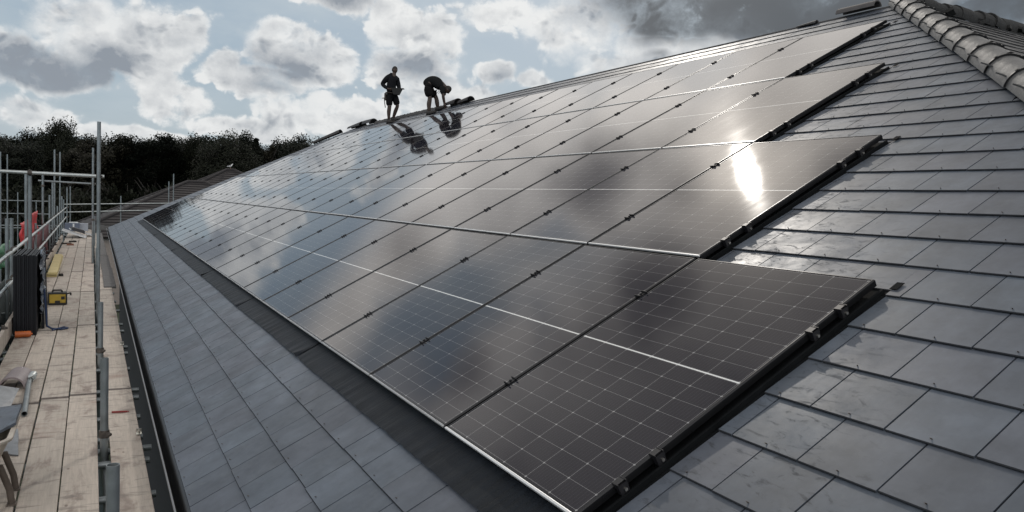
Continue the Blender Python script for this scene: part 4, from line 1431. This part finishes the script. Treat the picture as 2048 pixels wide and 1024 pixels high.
def head_mesh(name, m, parent, c, rot, scale=1.0):
    """head with brow, eye sockets, nose, mouth, chin and ears, local +x is the face"""
    mb = MB()
    nu, nv = 24, 18
    for j in range(nv + 1):
        th = math.pi * j / nv
        for i in range(nu):
            ph = 2 * math.pi * i / nu
            x, y, z = math.sin(th) * math.cos(ph), math.sin(th) * math.sin(ph), math.cos(th)
            X, Y, Z = x * 0.098, y * 0.076, z * 0.118
            if z < 0: X *= 1 - 0.18 * z * z; Y *= 1 - 0.35 * z * z
            f = max(0, x)
            if f > 0.5:
                g = math.exp(-(y / 0.16) ** 2)
                X += 0.024 * g * math.exp(-((z + 0.12) / 0.16) ** 2)        # nose
                X += 0.006 * math.exp(-((z - 0.22) / 0.10) ** 2)             # brow
                for sy in (-0.36, 0.36): X -= 0.010 * math.exp(-((y - sy) / 0.16) ** 2 - ((z - 0.06) / 0.10) ** 2)   # eyes
                X += 0.005 * math.exp(-(y / 0.3) ** 2 - ((z + 0.42) / 0.06) ** 2)   # lips
                X += 0.010 * math.exp(-(y / 0.3) ** 2 - ((z + 0.75) / 0.15) ** 2)   # chin
            if abs(y) > 0.8: Y += math.copysign(0.016, y) * math.exp(-((x + 0.05) / 0.16) ** 2 - ((z + 0.02) / 0.22) ** 2)   # ears
            mb.v.append((X * scale, Y * scale, Z * scale))
    for j in range(nv):
        for i in range(nu):
            mb.f.append([j * nu + i, (j + 1) * nu + i, (j + 1) * nu + (i + 1) % nu, j * nu + (i + 1) % nu]); mb.mi.append(0); mb.sm.append(True)
    M = Matrix.Translation(c) @ Euler(rot).to_matrix().to_4x4()
    mb.v = [tuple(M @ Vector(v)) for v in mb.v]
    return mb


def hair_mesh(parent, c, rot, m):
    mb = MB()
    nu, nv = 20, 10
    for j in range(nv + 1):
        th = math.pi * 0.62 * j / nv
        for i in range(nu):
            ph = 2 * math.pi * i / nu
            lim = 1.0 if math.cos(ph) < 0.25 else 0.62
            t = th * lim
            mb.v.append((math.sin(t) * math.cos(ph) * 0.104 - 0.004, math.sin(t) * math.sin(ph) * 0.082, math.cos(t) * 0.124 + 0.003))
    for j in range(nv):
        for i in range(nu):
            mb.f.append([j * nu + i, (j + 1) * nu + i, (j + 1) * nu + (i + 1) % nu, j * nu + (i + 1) % nu]); mb.mi.append(0); mb.sm.append(True)
    M = Matrix.Translation(c) @ Euler(rot).to_matrix().to_4x4()
    mb.v = [tuple(M @ Vector(v)) for v in mb.v]
    return mb.build('hair', m, parent)


def boot(mb, ankle, toe, h):
    a, t = Vector(ankle), Vector(toe)
    d = (t - a); d.z = 0
    d.normalize()
    s = Vector((-d.y, d.x, 0))
    secs = [(-0.075, 0.032, 0.10), (-0.05, 0.042, 0.16), (0.02, 0.045, 0.16), (0.07, 0.045, 0.105), (0.14, 0.050, 0.075), (0.19, 0.044, 0.06), (0.215, 0.02, 0.04)]
    n = 10
    rings = []
    for x, w, hh in secs:
        ring = []
        for i in range(n):
            a_ = 2 * math.pi * i / n
            zz = (math.sin(a_) * 0.5 + 0.5)
            ring.append(Vector((a.x, a.y, h)) + d * x + s * math.cos(a_) * w + Vector((0, 0, (t.z - h) * max(0, x) / 0.215 + zz * hh)))
        rings.append(ring)
    for A, B in zip(rings[:-1], rings[1:]):
        mb.add(A + B, [(i, (i + 1) % n, n + (i + 1) % n, n + i) for i in range(n)], 0, True)
    mb.add(rings[0], [tuple(reversed(range(n)))]); mb.add(rings[-1], [tuple(range(n))])


VIEW_ROT = math.atan2(0.8758, 0.4807)      # local +x runs across the roof, towards the ridge and the near end


def join_mesh(obj, mb):
    """add more faces to an existing mesh object (keeps the body one mesh)"""
    bm = bmesh.new()
    bm.from_mesh(obj.data)
    vs = [bm.verts.new(v) for v in mb.v]
    for f, s_ in zip(mb.f, mb.sm):
        try:
            fa = bm.faces.new([vs[i] for i in f]); fa.smooth = s_
        except ValueError:
            pass
    bm.to_mesh(obj.data)
    bm.free()


def dz(x, y): return math.tan(PITCH) * (0.876 * x + 0.481 * y)


# --- standing worker
m1 = empty('person', rw(21.05, 7.62, NS + 0.004), (0, 0, VIEW_ROT))
tag(m1, 'person standing by the ridge in dark hoodie and shorts, holding a tray at the waist', 'person')
c = Chain()
c.pt('pel', (-0.03, 0.0, 0.93), (0.13, 0.10))
c.pt('waist', (-0.05, 0.0, 1.08), (0.13, 0.10), 'pel')
c.pt('chest', (-0.035, 0.0, 1.30), (0.155, 0.11), 'waist')
c.pt('nb', (0.0, -0.01, 1.46), 0.07, 'chest')
c.pt('neck', (0.03, -0.015, 1.53), 0.055, 'nb')
c.pt('skull', (0.045, -0.02, 1.62), 0.068, 'neck')
c.pt('rsh', (-0.17, -0.10, 1.40), 0.062, 'nb')
c.pt('relb', (-0.33, -0.06, 1.19), 0.046, 'rsh')
c.pt('rwrist', (-0.10, -0.20, 1.03), 0.028, 'relb')
c.hand('r', (-0.10, -0.20, 1.03), (0.04, -0.17, 1.03), (0, 0.2, 1), (0.3, 1, 0))
c.pt('lsh', (0.11, 0.10, 1.40), 0.062, 'nb')
c.pt('lelb', (0.175, 0.08, 1.16), 0.046, 'lsh')
c.pt('lwrist', (0.235, -0.06, 1.04), 0.028, 'lelb')
c.hand('l', (0.235, -0.06, 1.04), (0.27, -0.18, 1.02), (1, 0, 0), (0, 0, 1))
zl, zr = dz(0.02, 0.16), 0.0
c.pt('rhip', (-0.085, -0.04, 0.84), 0.095, 'pel')
c.pt('rknee', (-0.075, -0.06, 0.50), 0.066, 'rhip')
c.pt('rcalf', (-0.095, -0.04, 0.34), 0.070, 'rknee')
c.pt('rank', (-0.09, -0.03, 0.10), 0.040, 'rcalf')
c.pt('lhip', (0.06, 0.05, 0.84), 0.095, 'pel')
c.pt('lknee', (0.165, 0.05, 0.53 + 0.02), 0.058, 'lhip')
c.pt('lcalf', (0.09, 0.10, 0.38), 0.068, 'lknee')
c.pt('lank', (0.015, 0.15, zl + 0.10), 0.040, 'lcalf')
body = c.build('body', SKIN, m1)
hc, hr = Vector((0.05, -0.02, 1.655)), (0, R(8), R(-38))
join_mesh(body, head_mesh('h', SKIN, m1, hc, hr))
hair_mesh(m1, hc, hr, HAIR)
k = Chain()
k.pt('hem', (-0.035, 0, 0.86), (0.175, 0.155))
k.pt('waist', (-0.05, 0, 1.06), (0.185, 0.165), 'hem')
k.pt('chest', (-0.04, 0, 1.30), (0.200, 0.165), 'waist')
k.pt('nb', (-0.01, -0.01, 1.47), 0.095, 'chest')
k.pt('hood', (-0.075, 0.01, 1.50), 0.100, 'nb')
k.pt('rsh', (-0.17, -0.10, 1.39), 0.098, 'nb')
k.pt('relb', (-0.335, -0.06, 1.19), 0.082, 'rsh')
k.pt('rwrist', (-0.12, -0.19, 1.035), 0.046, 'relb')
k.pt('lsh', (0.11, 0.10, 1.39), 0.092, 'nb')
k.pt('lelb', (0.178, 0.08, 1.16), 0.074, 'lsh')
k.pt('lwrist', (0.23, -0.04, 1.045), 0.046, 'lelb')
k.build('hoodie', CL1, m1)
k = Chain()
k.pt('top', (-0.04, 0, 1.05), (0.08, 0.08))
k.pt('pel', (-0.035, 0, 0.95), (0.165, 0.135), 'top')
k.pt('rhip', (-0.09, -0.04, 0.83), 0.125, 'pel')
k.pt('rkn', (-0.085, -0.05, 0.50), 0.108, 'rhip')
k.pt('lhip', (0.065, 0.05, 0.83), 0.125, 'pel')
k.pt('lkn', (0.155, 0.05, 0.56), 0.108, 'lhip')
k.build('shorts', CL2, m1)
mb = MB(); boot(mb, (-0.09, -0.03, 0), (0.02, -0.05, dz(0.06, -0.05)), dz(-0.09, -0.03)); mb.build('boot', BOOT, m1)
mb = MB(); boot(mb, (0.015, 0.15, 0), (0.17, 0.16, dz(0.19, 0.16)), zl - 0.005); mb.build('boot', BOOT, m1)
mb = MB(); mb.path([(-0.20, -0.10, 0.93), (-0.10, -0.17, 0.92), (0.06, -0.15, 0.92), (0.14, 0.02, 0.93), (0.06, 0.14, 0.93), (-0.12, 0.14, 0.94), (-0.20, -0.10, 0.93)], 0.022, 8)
mb.box((-0.21, -0.08, 0.80), (0.06, 0.10, 0.22)); mb.build('tool_belt', mat('belt_leather', (0.02, 0.014, 0.01), 0.7), m1)
MW = m1.matrix_world.copy()
M1 = Matrix.Translation(m1.location) @ Euler((0, 0, VIEW_ROT)).to_matrix().to_4x4()
hm_ = empty('hammer', M1 @ Vector((-0.245, -0.09, 0.75)), (0, 0, VIEW_ROT)); tag(hm_, 'hammer hanging from the belt of the standing person', 'hammer')
mb = MB(); mb.path([(0, 0, 0), (0.02, 0, -0.16), (0.045, 0, -0.29)], 0.013, 8); mb.build('shaft', BLK, hm_)
mb = MB(); mb.tube((-0.07, 0, 0.005), (0.05, 0, 0.02), 0.019, 10); mb.tube((0.05, 0, 0.02), (0.085, 0.0, 0.0), 0.014, 8); mb.build('head', BOLT, hm_)
tt = empty('tool_tray', M1 @ Vector((0.17, -0.20, 0.86)), (0, 0, VIEW_ROT)); tag(tt, 'dark tapered tray of fixings held by the standing person', 'tray')
mb = MB()
A = [(-0.10, -0.09, 0), (0.07, -0.09, 0), (0.07, 0.09, 0), (-0.10, 0.09, 0)]
B = [(-0.17, -0.13, 0.20), (0.16, -0.13, 0.20), (0.16, 0.13, 0.20), (-0.17, 0.13, 0.20)]
Bi = [(-0.155, -0.115, 0.20), (0.145, -0.115, 0.20), (0.145, 0.115, 0.20), (-0.155, 0.115, 0.20)]
Ai = [(-0.09, -0.08, 0.015), (0.06, -0.08, 0.015), (0.06, 0.08, 0.015), (-0.09, 0.08, 0.015)]
for P_, Q_ in ((A, B), (B, Bi), (Bi, Ai)): mb.add(P_ + Q_, [(i, (i + 1) % 4, 4 + (i + 1) % 4, 4 + i) for i in range(4)])
mb.add(A, [(3, 2, 1, 0)]); mb.add(Ai, [(0, 1, 2, 3)])
mb.build('tub', BLK, tt)
mb = MB(); mb.box((0.19, 0, 0.195), (0.06, 0.16, 0.02)); mb.build('lip', BLK, tt)

# --- bending worker
m2 = empty('person', rw(17.75, 7.60, NS + 0.004), (0, 0, VIEW_ROT))
tag(m2, 'person bent double over the ridge in dark T-shirt and shorts, arms reaching down', 'person')
c = Chain()
c.pt('pel', (-0.13, 0, 0.84), (0.135, 0.13))
c.pt('back', (0.02, 0, 0.94), (0.13, 0.135), 'pel')
c.pt('chest', (0.19, 0, 0.87), (0.13, 0.14), 'back')
c.pt('nb', (0.31, 0, 0.81), 0.07, 'chest')
c.pt('neck', (0.365, 0, 0.775), 0.055, 'nb')
c.pt('skull', (0.41, 0, 0.73), 0.065, 'neck')
for s_, sy in (('r', -1), ('l', 1)):
    ex = 0.0 if sy < 0 else -0.03
    c.pt(s_ + 'sh', (0.29, sy * 0.16, 0.74), 0.060, 'nb')
    c.pt(s_ + 'elb', (0.335 + ex, sy * 0.17, 0.50), 0.044, s_ + 'sh')
    c.pt(s_ + 'wrist', (0.375 + ex, sy * 0.12, 0.325), 0.029, s_ + 'elb')
    c.hand(s_, (0.375 + ex, sy * 0.12, 0.325), (0.395 + ex, sy * 0.10, 0.17), (0.3, sy, 0), (0.6, -sy * 0.5, 0))
z2 = dz(0.16, 0.14)
c.pt('rhip', (-0.12, -0.09, 0.77), 0.10, 'pel')
c.pt('rknee', (-0.035, -0.10, 0.43), 0.060, 'rhip')
c.pt('rcalf', (-0.065, -0.09, 0.30), 0.076, 'rknee')
c.pt('rank', (-0.055, -0.09, 0.05), 0.042, 'rcalf')
c.pt('lhip', (-0.09, 0.09, 0.77), 0.10, 'pel')
c.pt('lknee', (0.12, 0.12, 0.47), 0.058, 'lhip')
c.pt('lcalf', (0.135, 0.13, 0.36), 0.070, 'lknee')
c.pt('lank', (0.165, 0.14, z2 + 0.09), 0.042, 'lcalf')
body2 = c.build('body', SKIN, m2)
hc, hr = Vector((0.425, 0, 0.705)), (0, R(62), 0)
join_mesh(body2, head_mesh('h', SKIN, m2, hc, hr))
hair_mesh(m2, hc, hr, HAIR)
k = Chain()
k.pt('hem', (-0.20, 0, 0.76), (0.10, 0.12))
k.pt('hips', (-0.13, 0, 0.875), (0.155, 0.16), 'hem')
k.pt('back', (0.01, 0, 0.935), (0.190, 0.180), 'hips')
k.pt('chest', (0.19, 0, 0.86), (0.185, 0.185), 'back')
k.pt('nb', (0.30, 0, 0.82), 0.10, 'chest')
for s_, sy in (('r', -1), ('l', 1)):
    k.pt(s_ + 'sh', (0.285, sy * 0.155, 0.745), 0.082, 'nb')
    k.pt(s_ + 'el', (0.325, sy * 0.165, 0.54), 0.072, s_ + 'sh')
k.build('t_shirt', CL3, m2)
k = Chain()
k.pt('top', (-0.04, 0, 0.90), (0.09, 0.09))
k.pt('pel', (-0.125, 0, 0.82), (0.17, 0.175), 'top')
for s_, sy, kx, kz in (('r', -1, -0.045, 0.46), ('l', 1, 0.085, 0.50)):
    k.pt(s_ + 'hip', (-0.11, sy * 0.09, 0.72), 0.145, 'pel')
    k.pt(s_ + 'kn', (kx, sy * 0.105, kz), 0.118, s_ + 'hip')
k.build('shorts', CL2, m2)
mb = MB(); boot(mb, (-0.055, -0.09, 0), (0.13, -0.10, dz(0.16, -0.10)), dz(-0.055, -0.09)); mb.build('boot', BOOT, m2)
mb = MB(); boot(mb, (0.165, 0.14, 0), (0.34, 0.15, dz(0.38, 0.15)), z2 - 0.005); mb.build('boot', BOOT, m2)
mb = MB(); mb.path([(0.22, -0.10, 0.72), (0.20, -0.12, 0.64), (0.15, -0.12, 0.58)], 0.006, 6); mb.path([(0.25, -0.10, 0.72), (0.24, -0.12, 0.64), (0.19, -0.12, 0.56)], 0.006, 6); mb.build('cord', BLK, m2)

# ------------------------------------------------------------------ ground, houses, gull
gm = MB()
gm.add([(-900, -900, GZ), (900, -900, GZ), (900, 900, GZ), (-900, 900, GZ)], [(0, 1, 2, 3)])
tag(gm.build('ground', GROUND), kind='structure')


def house(cx, cy, hx, hy, ridge_z, eave_z, rl, axis, label):
    h = empty('house', (cx, cy, GZ)); tag(h, label, 'house')
    mb = MB()
    if axis == 'y': r0, r1 = Vector((0, -rl, ridge_z - GZ)), Vector((0, rl, ridge_z - GZ))
    else: r0, r1 = Vector((rl, 0, ridge_z - GZ)), Vector((-rl, 0, ridge_z - GZ))
    ez = eave_z - GZ
    c_ = [Vector((hx, -hy, ez)), Vector((hx, hy, ez)), Vector((-hx, hy, ez)), Vector((-hx, -hy, ez))]
    planes = [(c_[0], c_[1], r1, r0), (c_[1], c_[2], r1, r1), (c_[2], c_[3], r0, r1), (c_[3], c_[0], r0, r0)] if axis == 'y' else \
             [(c_[0], c_[1], r0, r0), (c_[1], c_[2], r1, r0), (c_[2], c_[3], r1, r1), (c_[3], c_[0], r0, r1)]
    for a, b, t1, t0 in planes:
        n = (b - a).cross(t0 - a).normalized()
        R_ = 22
        for k in range(R_):
            s0, s1 = k / R_, (k + 1) / R_
            q_ = [a.lerp(t0, s0) + n * 0.05, b.lerp(t1, s0) + n * 0.05, b.lerp(t1, s1) + n * 0.01, a.lerp(t0, s1) + n * 0.01]
            lo = [a.lerp(t0, s0) - n * 0.01, b.lerp(t1, s0) - n * 0.01]
            mb.add(q_ + lo, [(0, 1, 2, 3), (4, 5, 1, 0)])
    rf = mb.build('roof', HROOF, h)
    mb = MB()
    for a, b in ((r0, r1), (c_[0], planes[0][3]), (c_[1], planes[0][2]), (c_[3], planes[3][2] if axis == 'y' else r1), (c_[2], r1)):
        if (b - a).length > 0.1: mb.tube(a + Vector((0, 0, 0.04)), b + Vector((0, 0, 0.04)), 0.12, 8)
    mb.build('ridge_tiles', HROOF, rf)
    mb = MB(); mb.box((0, 0, ez / 2 - 0.05), (2 * hx - 0.8, 2 * hy - 0.8, ez)); mb.build('wall', HWALL, h)
    for yy in (-hy * 0.45, hy * 0.45):
        mb = MB()
        for a, b in ((0, -0.55), (0, 0.55)): mb.box((hx - 0.38, yy + b, ez - 1.5), (0.06, 0.08, 1.2))
        mb.box((hx - 0.38, yy, ez - 0.92), (0.06, 1.18, 0.08)); mb.box((hx - 0.38, yy, ez - 2.08), (0.10, 1.3, 0.08))
        w = mb.build('window', mat('white_frame', (0.7, 0.7, 0.7), 0.4), h)
        mb = MB(); mb.box((hx - 0.40, yy, ez - 1.5), (0.02, 1.04, 1.1)); mb.build('pane', mat('window_glass', (0.02, 0.025, 0.03), 0.05), w)
    return h


house(-57.0, 4.9, 8.0, 8.0, 1.72, -1.9, 0.6, 'y', 'low house with dark brown hipped roof beyond the roof end, left one')
house(-68.0, 8.8, 8.0, 8.5, 3.05, -1.2, 0.3, 'y', 'house with dark pointed hipped roof and a gull on top')
gl = empty('gull', (-67.9, 8.75, 3.20)); tag(gl, 'white and grey gull perched on the roof peak of the far house', 'bird')
k = Chain()
k.pt('body', (0, 0, 0.20), (0.075, 0.075))
k.pt('chest', (0, 0.10, 0.24), 0.065, 'body')
k.pt('neck', (0, 0.15, 0.33), 0.04, 'chest')
k.pt('head', (0, 0.17, 0.39), 0.042, 'neck')
k.pt('beak', (0, 0.24, 0.385), 0.012, 'head')
k.pt('rump', (0, -0.13, 0.17), 0.05, 'body')
k.pt('tail', (0, -0.28, 0.14), (0.035, 0.012), 'rump')
gb_ = k.build('body', mat('white_feather', (0.75, 0.75, 0.74), 0.7), gl)
mb = MB()
for s_ in (-1, 1):
    mb.add([(s_ * 0.075, 0.10, 0.26), (s_ * 0.085, -0.05, 0.28), (s_ * 0.05, -0.30, 0.17), (s_ * 0.08, -0.05, 0.18)], [(0, 1, 2, 3)])
mb.build('wing', mat('grey_feather', (0.35, 0.36, 0.38), 0.7), gl)
for s_ in (-0.03, 0.03):
    mb = MB(); mb.path([(s_, 0.02, 0.16), (s_, 0.03, 0.0), (s_, 0.08, 0.0)], 0.008, 6); mb.build('leg', mat('pink_leg', (0.5, 0.3, 0.25), 0.6), gl)

# ------------------------------------------------------------------ trees
def crown_mesh(seed, w, h, n_cl, n_leaf, leaf, style='round', open_=0.0):
    rr = random.Random(seed)
    mb = MB()
    clumps = []
    for i in range(n_cl):
        if style == 'conifer' and i < 16:
            clumps.append((Vector((0, 0, (0.35 + 0.0425 * i) * h * 0.96)), 0.16 * w * (1.25 - 0.062 * i)))
            continue
        for _ in range(30):
            x, y, z = rr.uniform(-1, 1), rr.uniform(-1, 1), rr.uniform(-1, 1)
            if style == 'conifer':
                lim = (1 - (z + 1) / 2) ** 0.8
                if x * x + y * y < lim * lim + 0.002 and z < 0.93: break
            elif x * x + y * y + z * z < 1 and x * x + y * y + z * z > 0.2: break
        cr = rr.uniform(0.16, 0.30) * w if style != 'conifer' else rr.uniform(0.08, 0.16) * w * (1.3 - (z + 1) / 2)
        if style == 'sparse': cr *= 0.6
        clumps.append((Vector((x * w * 0.8, y * w * 0.8, (z + 1) * h * 0.48)), cr))
    for cpos, cr in clumps:
        for i in range(n_leaf):
            d = Vector((rr.gauss(0, 1), rr.gauss(0, 1), rr.gauss(0, 0.8))).normalized()
            p = cpos + d * cr * (rr.random() ** 0.45)
            a = Vector((rr.gauss(0, 1), rr.gauss(0, 1), rr.gauss(0, 1))).normalized()
            b = a.orthogonal().normalized()
            l = leaf * rr.uniform(0.6, 1.3)
            mb.add([p - a * l * 0.5, p + b * l * 0.28, p + a * l * 0.5, p - b * l * 0.28], [(0, 1, 2, 3)])
    return mb


def trunk_mesh(seed, H, w, h0):
    rr = random.Random(seed)
    mb = MB()
    pts = [Vector((0, 0, 0)), Vector((rr.uniform(-.2, .2), rr.uniform(-.2, .2), H * 0.3)), Vector((rr.uniform(-.4, .4), rr.uniform(-.4, .4), H * 0.6)), Vector((rr.uniform(-.5, .5), rr.uniform(-.5, .5), H * 0.92))]
    rad = [0.32, 0.24, 0.15, 0.03]
    for i in range(3): mb.tube(pts[i], pts[i + 1], rad[i], 8, 0, 0, rad[i + 1])
    for i in range(9):
        t = rr.uniform(0.3, 0.85)
        p = pts[1].lerp(pts[3], t)
        a = rr.uniform(0, 6.28)
        q_ = p + Vector((math.cos(a) * w * rr.uniform(.25, .5), math.sin(a) * w * rr.uniform(.25, .5), rr.uniform(0.5, 2.2)))
        mb.tube(p, q_, 0.09, 6, 0, 0, 0.02)
    return mb


KINDS = {}
for kname, style, w, h, ncl, nl, lf, mi, seed in (('round', 'round', 3.6, 11.0, 100, 380, 0.22, 0, 1), ('broad', 'round', 4.6, 10.0, 120, 360, 0.22, 1, 2), ('russet', 'round', 3.4, 9.5, 86, 330, 0.24, 2, 3),
                                                 ('conifer', 'conifer', 2.4, 11.0, 110, 130, 0.36, 0, 4), ('sparse', 'sparse', 3.0, 10.0, 34, 120, 0.36, 2, 5), ('bush', 'round', 3.2, 4.0, 34, 230, 0.34, 1, 6)):
    KINDS[kname] = (crown_mesh(seed, w, h, ncl, nl, lf, style), trunk_mesh(seed + 40, h + 2.5, w, 2), w, h, LEAF[mi])
PROTO = {}


def tree(kname, az_x, dist, top, wscale, label, group, name='tree'):
    """az_x: bearing offset in degrees from the eaves line (negative is left); top: height of the tip above the camera"""
    cm, tm, w, h, m = KINDS[kname]
    a = R(180) - R(az_x)
    px, py = cam.location.x + math.cos(a) * dist, cam.location.y + math.sin(a) * dist
    H = top + 1.1 - GZ
    lo = 1.6 if kname != 'bush' else 0.0
    sz = (H - lo) / (h * 0.96 + 0.16 * w * 1.4)
    r = empty(name, (px, py, GZ), (0, 0, random.uniform(0, 6.28)))
    if kname not in PROTO:
        cr = cm.build('crown', m, r)
        tr = tm.build('trunk', BARK, r)
        PROTO[kname] = (cr, tr)
    else:
        cr, tr = PROTO[kname][0].copy(), PROTO[kname][1].copy()
        for o in (cr, tr):
            COL.objects.link(o); o.parent = r
    cr.location = (0, 0, lo)
    cr.scale = (wscale, wscale, sz)
    tr.scale = (1, 1, H / (h + 2.5) * 0.95)
    tag(r, label, 'tree' if name == 'tree' else 'bush', group)
    return r


cam.location = cam.matrix_world.translation
# px is the bearing in photo pixels / 34.4 per degree at the left of the picture
def brg(px): return math.degrees(math.atan((px - 1024) / 1510.05)) + 28.9
def hgt(y, x, d): return (365 + 0.0435 * x - y) / 1510.0 * d * math.cos(math.atan((x - 1024) / 1510.0)) - 0.012 * 0


TG = 'front row of trees behind the roof'
TL = [('round', -25, 258, 1.0, 100, 'dark round tree at the left edge, behind the guard rail tubes'),
      ('round', 20, 262, 0.9, 96, 'dark tree with a ragged top just left of the tallest tree'),
      ('broad', 62, 256, 0.72, 104, 'mid green tree between the left edge and the tallest tree'),
      ('broad', 118, 233, 0.66, 100, 'tallest tree of the left group with sky showing through its crown'),
      ('russet', 170, 261, 0.9, 97, 'low olive tree right of the tallest tree, left of the tall tube'),
      ('russet', 228, 252, 1.15, 100, 'brownish olive tree just right of the tall scaffold tube'),
      ('round', 300, 258, 1.05, 98, 'broad dark tree in the middle of the tree line'),
      ('round', 343, 263, 0.85, 103, 'dark rounded tree right of the middle of the tree line'),
      ('broad', 392, 268, 0.62, 100, 'lower pale green tree beside a dip in the tree line'),
      ('broad', 448, 257, 0.85, 96, 'dense broad tree behind the pointed roof with the gull'),
      ('round', 482, 256, 0.75, 100, 'dark tree close left of the pointed conifer'),
      ('conifer', 508, 268, 1.2, 99, 'pointed conifer sticking out of the tree line'),
      ('sparse', 546, 268, 0.8, 100, 'thin russet tree with sparse twigs right of the conifer'),
      ('round', 612, 261, 0.95, 92, 'isolated round tree above the roof slope at the right end'),
      ('round', 655, 270, 0.7, 96, 'small tree half hidden by the roof, right of all others')]
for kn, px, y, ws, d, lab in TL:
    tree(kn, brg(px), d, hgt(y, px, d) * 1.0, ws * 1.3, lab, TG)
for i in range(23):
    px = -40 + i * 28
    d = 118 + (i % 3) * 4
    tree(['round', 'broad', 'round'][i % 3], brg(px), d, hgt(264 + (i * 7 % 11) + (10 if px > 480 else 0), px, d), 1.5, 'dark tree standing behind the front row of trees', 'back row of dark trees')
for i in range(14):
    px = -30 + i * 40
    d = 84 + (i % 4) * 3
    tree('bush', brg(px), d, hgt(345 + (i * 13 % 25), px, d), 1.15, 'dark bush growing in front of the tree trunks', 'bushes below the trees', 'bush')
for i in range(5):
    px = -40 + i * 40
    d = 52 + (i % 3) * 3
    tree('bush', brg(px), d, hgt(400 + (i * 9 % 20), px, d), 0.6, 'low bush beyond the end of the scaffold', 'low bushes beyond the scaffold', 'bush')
